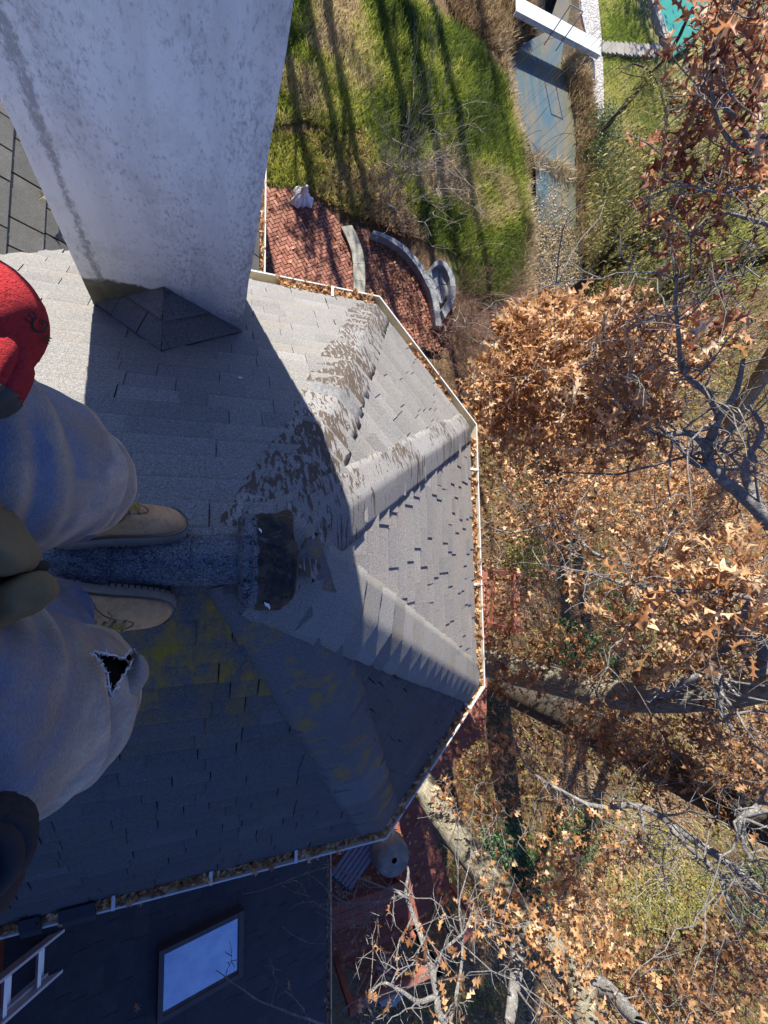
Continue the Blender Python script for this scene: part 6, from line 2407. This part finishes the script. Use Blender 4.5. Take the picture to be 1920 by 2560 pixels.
AV = (WATER_W, PATIO_W, LPATIO_W, GRAVEL_W, POOL_W, gpoly([(884, 540), (1150, 640), (1160, 830), (884, 860)]))
blades('grass', fill(GREEN, 70000, avoid=AV), 0.14, 0.40, M_GRASS, 0.75, 0.6, 0.55, 0.0, 1.0)
blades('lawn_grass', fill([(1488, -60), (1504, 130), (1500, 300), (1560, 420), (1660, 300), (1640, 130), (1560, -60)], 14000, avoid=AV), 0.07, 0.17, M_GRASS, 1.6, 0.5, 0.8, 0.1, 0.62)
blades('dry_grass', fill([(640, 330), (820, 330), (930, 350), (1020, 480), (1060, 600), (1120, 650), (1000, 600), (880, 540), (780, 480), (640, 460)], 9000, avoid=AV), 0.12, 0.3, M_GRASS, 1.0, 0.7, 0.5, 0.35, 1.0)
bank = [(1255, 150), (1290, 330), (1312, 460), (1310, 620), (1300, 780), (1350, 800), (1352, 660), (1345, 520), (1322, 420), (1300, 260), (1285, 160)]
blades('dead_weeds', np.concatenate([fill(bank, 4500, avoid=(WATER_W,)), fill([(1400, 130), (1445, 280), (1450, 400), (1448, 560), (1480, 780), (1520, 780), (1490, 560), (1482, 300), (1465, 130)], 6000, avoid=(WATER_W,)), fill([(1330, 360), (1440, 390), (1450, 440), (1400, 430), (1345, 400)], 350), fill([(1335, 520), (1460, 520), (1490, 760), (1340, 760)], 500), fill([(1100, -60), (1140, 60), (1260, 140), (1330, 110), (1340, 60), (1300, -60)], 5000, avoid=(WATER_W,))]), 0.15, 0.5, M_REED, 1.0, 0.6, 0.7)
blades('straw_grass', fill([(1500, 300), (1660, 320), (2000, 300), (2100, 700), (1600, 740), (1480, 740)], 34000, avoid=AV), 0.15, 0.42, M_GRASS, 0.6, 0.6, 0.5)
blades('forest_grass', fill([(1200, 1100), (2000, 800), (2000, 2560), (900, 2560), (1080, 2200), (1200, 1700)], 40000), 0.12, 0.35, M_GRASS, 0.8, 0.7, 0.5, 0.1, 1.0)


def litter(name, xy, z0, size, mat, tpl=TPL_S):
    n = len(xy)
    z = ground_h(xy) if z0 is None else np.full(n, z0)
    P = np.column_stack([xy, z + rng.uniform(0.01, 0.05, n)])
    return tag(scatter(name, tpl, P, rng.uniform(0.7, 1.25, n) * size, rand_frames(n, 1.6, 0.0), mat), kind='stuff')


litter('leaf_litter', np.concatenate([fill([(1150, 1050), (2000, 760), (2000, 2560), (880, 2560), (1080, 2200), (1190, 1700)], 22000), fill([(880, 520), (1000, 470), (1060, 600), (1000, 600)], 900), fill([(740, 330), (900, 300), (1010, 480), (1000, 590), (900, 560), (800, 490)], 2200, avoid=AV)]), None, 0.125, M_OAKDARK, TPL_Q)
litter('leaf_litter', np.concatenate([fill(PATIO, 160, PATIO_Z), ]), PATIO_Z + 0.002, 0.09, M_OAKDARK, TPL_Q)
litter('leaf_litter', fill(LPATIO, 900, GZ + 0.01), GZ + 0.014, 0.10, M_OAKDARK, TPL_Q)
litter('floating_leaves', np.concatenate([fill([(1340, 420), (1440, 440), (1440, 560), (1350, 540)], 260), fill([(1340, 540), (1450, 560), (1480, 770), (1340, 770)], 5200), fill([(1335, 470), (1440, 500), (1445, 600), (1345, 600)], 500)]), GZ - 0.362, 0.075, M_REED, TPL_Q)
dxy = np.array(outl)
rr_ = dxy.min(0) + rng.random((5000, 2)) * (dxy.max(0) - dxy.min(0))
rr_ = rr_[in_poly(rr_, dxy)][:1500]
litter('deck_leaves', rr_, DZ + 0.004, 0.11, M_OAK, TPL_Q)


# --- leaves caught in the gutters and on the roofs
def gutter_leaves(a, b, inw, n, t0, t1, zt, name='gutter_leaves'):
    t = rng.uniform(t0, t1, n)
    o_ = rng.uniform(0.026, 0.088, n)
    P = np.array([*a, 0]) + (np.array([*b, 0]) - np.array([*a, 0])) * t[:, None] + np.array([*inw, 0]) * o_[:, None]
    P[:, 2] = zt - 0.055 + rng.uniform(-0.02, 0.055, n)
    return P


PG = np.concatenate([gutter_leaves(GP[0], GP[1], -nS, 800, 0.60, 0.97, EZ), gutter_leaves(GP[1], GP[2], -n_d, 130, 0.3, 0.75, EZ), gutter_leaves(GP[2], GP[3], -nE, 900, 0.05, 1.0, EZ),
                     gutter_leaves(GP[3], GP[4], -nD2, 420, 0.05, 1.0, EZ), gutter_leaves(GP[4], GP[5], -nS2, 1100, 0.0, 0.75, EZ),
                     gutter_leaves((LOX, -1.9), (LOX, -12.0), (-1, 0), 1200, 0.1, 0.8, LOZ), gutter_leaves((SLX, 16), (SLX, 2.2), (-1, 0), 700, 0.72, 0.99, SLZ)])
sz = rng.uniform(0.03, 0.075, len(PG))
tag(scatter('gutter_leaves', TPL_S, PG, sz, rand_frames(len(PG), 0.7, 0.1), M_OAK), kind='stuff')


def one_leaf(label, p, n_up, sizev, mat, ang_):
    n_up = np.array(n_up, float) / np.linalg.norm(n_up)
    A = np.array([math.cos(ang_), math.sin(ang_), 0.0]); A -= n_up * (A @ n_up); A /= np.linalg.norm(A)
    o = scatter('fallen_leaf', TPL_D, np.array([p]), np.array([sizev]), (A[None], np.cross(n_up, A)[None], n_up[None]), mat, None, rnd=np.array([0.6]), curl=np.array([1.5]))
    return tag(o, label, 'leaf', 'fallen oak leaves on the roofs')


def on_side(px, py, s=1):
    d = ray(px, py)
    n_ = np.array([0, s * 1.0, 1.0])
    return CAM + d * (-(CAM @ n_) / (d @ n_))


one_leaf('orange oak leaf lodged at the right foot of the chimney', on_side(552, 806) + np.array([0, .02, .02]), (0, 1, 1), 0.10, M_OAK, 0.6)
def on_plane(px, py, p0, n_):
    d = ray(px, py); n_ = np.array(n_, float)
    return CAM + d * (((np.array(p0) - CAM) @ n_) / (d @ n_))
one_leaf('tan oak leaf lying on the old slates', on_plane(97, 500, (SLX, 3, SLZ), (SLT, 0, 1)) + np.array([0.01, 0, 0.02]), (SLT, 0, 1), 0.16, M_REED, 0.9)
for (a, b, lab) in ((338, 2505, 'dry leaf lying on the dark low roof beneath the skylight'), (520, 2470, 'dry leaf on the dark low roof, right of the skylight'), (722, 2475, 'dry leaf near the gutter of the dark low roof')):
    one_leaf(lab, on_plane(a, b, (LOX - .09, -4, LOZ), (LOT, 0, 1)) + np.array([0, 0, 0.015]), (LOT, 0, 1), 0.13, M_OAKDARK, random.random() * 6)
# paint chips and a scrap
M_CHIP = plain('white_paint_chip', (0.7, 0.68, 0.66), 0.6, 0.15, 30)
for (a, b, L_, W2, rot_, lab) in ((667, 1508, 0.034, 0.012, -1.0, 'long pale paint chip at the edge of the black tar patch'), (650, 1330, 0.020, 0.007, -1.2, 'small white paint chip on the upper end of the tar patch'), (600, 952, 0.024, 0.018, 0.2, 'white scrap on the shingles in the shadow of the chimney')):
    if b > 1400:
        p = on_plane(a, b, (0, -0.10, -0.005), (0, -0.5, 1)) + np.array([0, -.004, .02])
        nn_ = (0, -0.5, 1)
    elif b > 1200:
        p = on_plane(a, b, (0, 0.08, 0.02), (0, 0.5, 1)) + np.array([0, .004, .012]); nn_ = (0, 0.5, 1)
    else:
        p = on_side(a, b) + np.array([0, .012, .012]); nn_ = (0, 1, 1)
    nn_ = np.array(nn_) / np.linalg.norm(nn_)
    A = np.array([math.cos(rot_), math.sin(rot_), 0.0]); A -= nn_ * (A @ nn_); A /= np.linalg.norm(A)
    Bv = np.cross(nn_, A)
    mb = MB()
    ol = [(-.5, -.15), (-.15, -.5), (.2, -.2), (.5, -.35), (.34, .2), (-.05, .5), (-.3, .1)]
    vs = [p + A * u_ * L_ + Bv * v_ * W2 + nn_ * 0.001 * k_ for k_ in (0, 2) for u_, v_ in ol]
    mb.add(vs, [tuple(range(6, -1, -1)), tuple(range(7, 14))] + [(i, (i + 1) % 7, 7 + (i + 1) % 7, 7 + i) for i in range(7)])
    tag(mb.build('paint_chip', M_CHIP), lab, 'paint chip', 'scraps on the roof')

# --- bare trees on the slope towards the sun; their shadows cross the lawn
def bare_tree(label, x, y, h, r0, seedn, crown):
    rs = np.random.default_rng(seedn)
    root = empty('bare_tree', (x, y, GZ), label, 'tree', 'bare trees uphill')
    P = noisy(spline([(x, y, GZ - .3), (x + rs.normal(0, .15), y + rs.normal(0, .15), GZ + h * .4), (x + rs.normal(0, .4), y + rs.normal(0, .4), GZ + h)], 40), 0.12)
    rr = np.linspace(r0, r0 * .25, 40)
    T_ = Tubes(); T_.add(P, rr, None, 12); T_.build('trunk', M_DARKBARK, root)
    T_ = Tubes(); LPs = []
    for _ in range(26):
        i = rs.integers(14, 39)
        d = rs.normal(0, 1, 3); d[2] = abs(d[2]) * .8 + .35
        d /= np.linalg.norm(d); ln = rs.uniform(1.0, 3.4)
        Q = twig_path(P[i], P[i] + d * ln, 9, 0.1); T_.add(Q, rr[i] * .38, .012, 6)
        for _ in range(7):
            j = rs.integers(2, 9); d2 = d + rs.normal(0, .6, 3)
            S_ = twig_path(Q[j], Q[j] + d2 * ln * rs.uniform(.2, .4), 6, .1); T_.add(S_, .014, .004, 4)
            LPs.append(S_[2:])
    T_.build('branches', M_DARKBARK, root)
    if crown:
        LPs = np.concatenate(LPs); Pl = LPs[rs.integers(len(LPs), size=crown)] + rs.normal(0, .16, (crown, 3))
        scatter('foliage', TPL_Q, Pl, rs.uniform(.12, .24, crown), rand_frames(crown, .3, .2), M_EVER, root)


for i, (px, py, back, h, r0, crown, lab) in enumerate(((822, 0, 2.2, 11, .20, 0, 'bare tree uphill nearest the house wing'), (700, 0, 3.5, 13, .22, 1500, 'half-leafed tree uphill behind the chimney'), (940, 0, 2.0, 14, .22, 0, 'tall straight bare tree uphill of the lawn'), (1000, 0, 4.5, 9, .34, 700, 'stout half-leafed tree uphill of the lawn'), (1072, 0, 2.4, 15, .22, 0, 'forked bare tree uphill near the creek'), (760, 0, 7.0, 15, .25, 1200, 'dense tall tree farthest uphill'), (1180, 0, 6, 10, .16, 0, 'thin bare tree uphill at the creek bank'), (1600, 0, 6.0, 9, .2, 1500, 'half-leafed tree uphill beyond the pool lawn'))):
    p = at_z(px, py, GZ)
    bare_tree(lab, p[0] + SUN_H[0] * back, p[1] + SUN_H[1] * back, h, r0, 100 + i, crown)
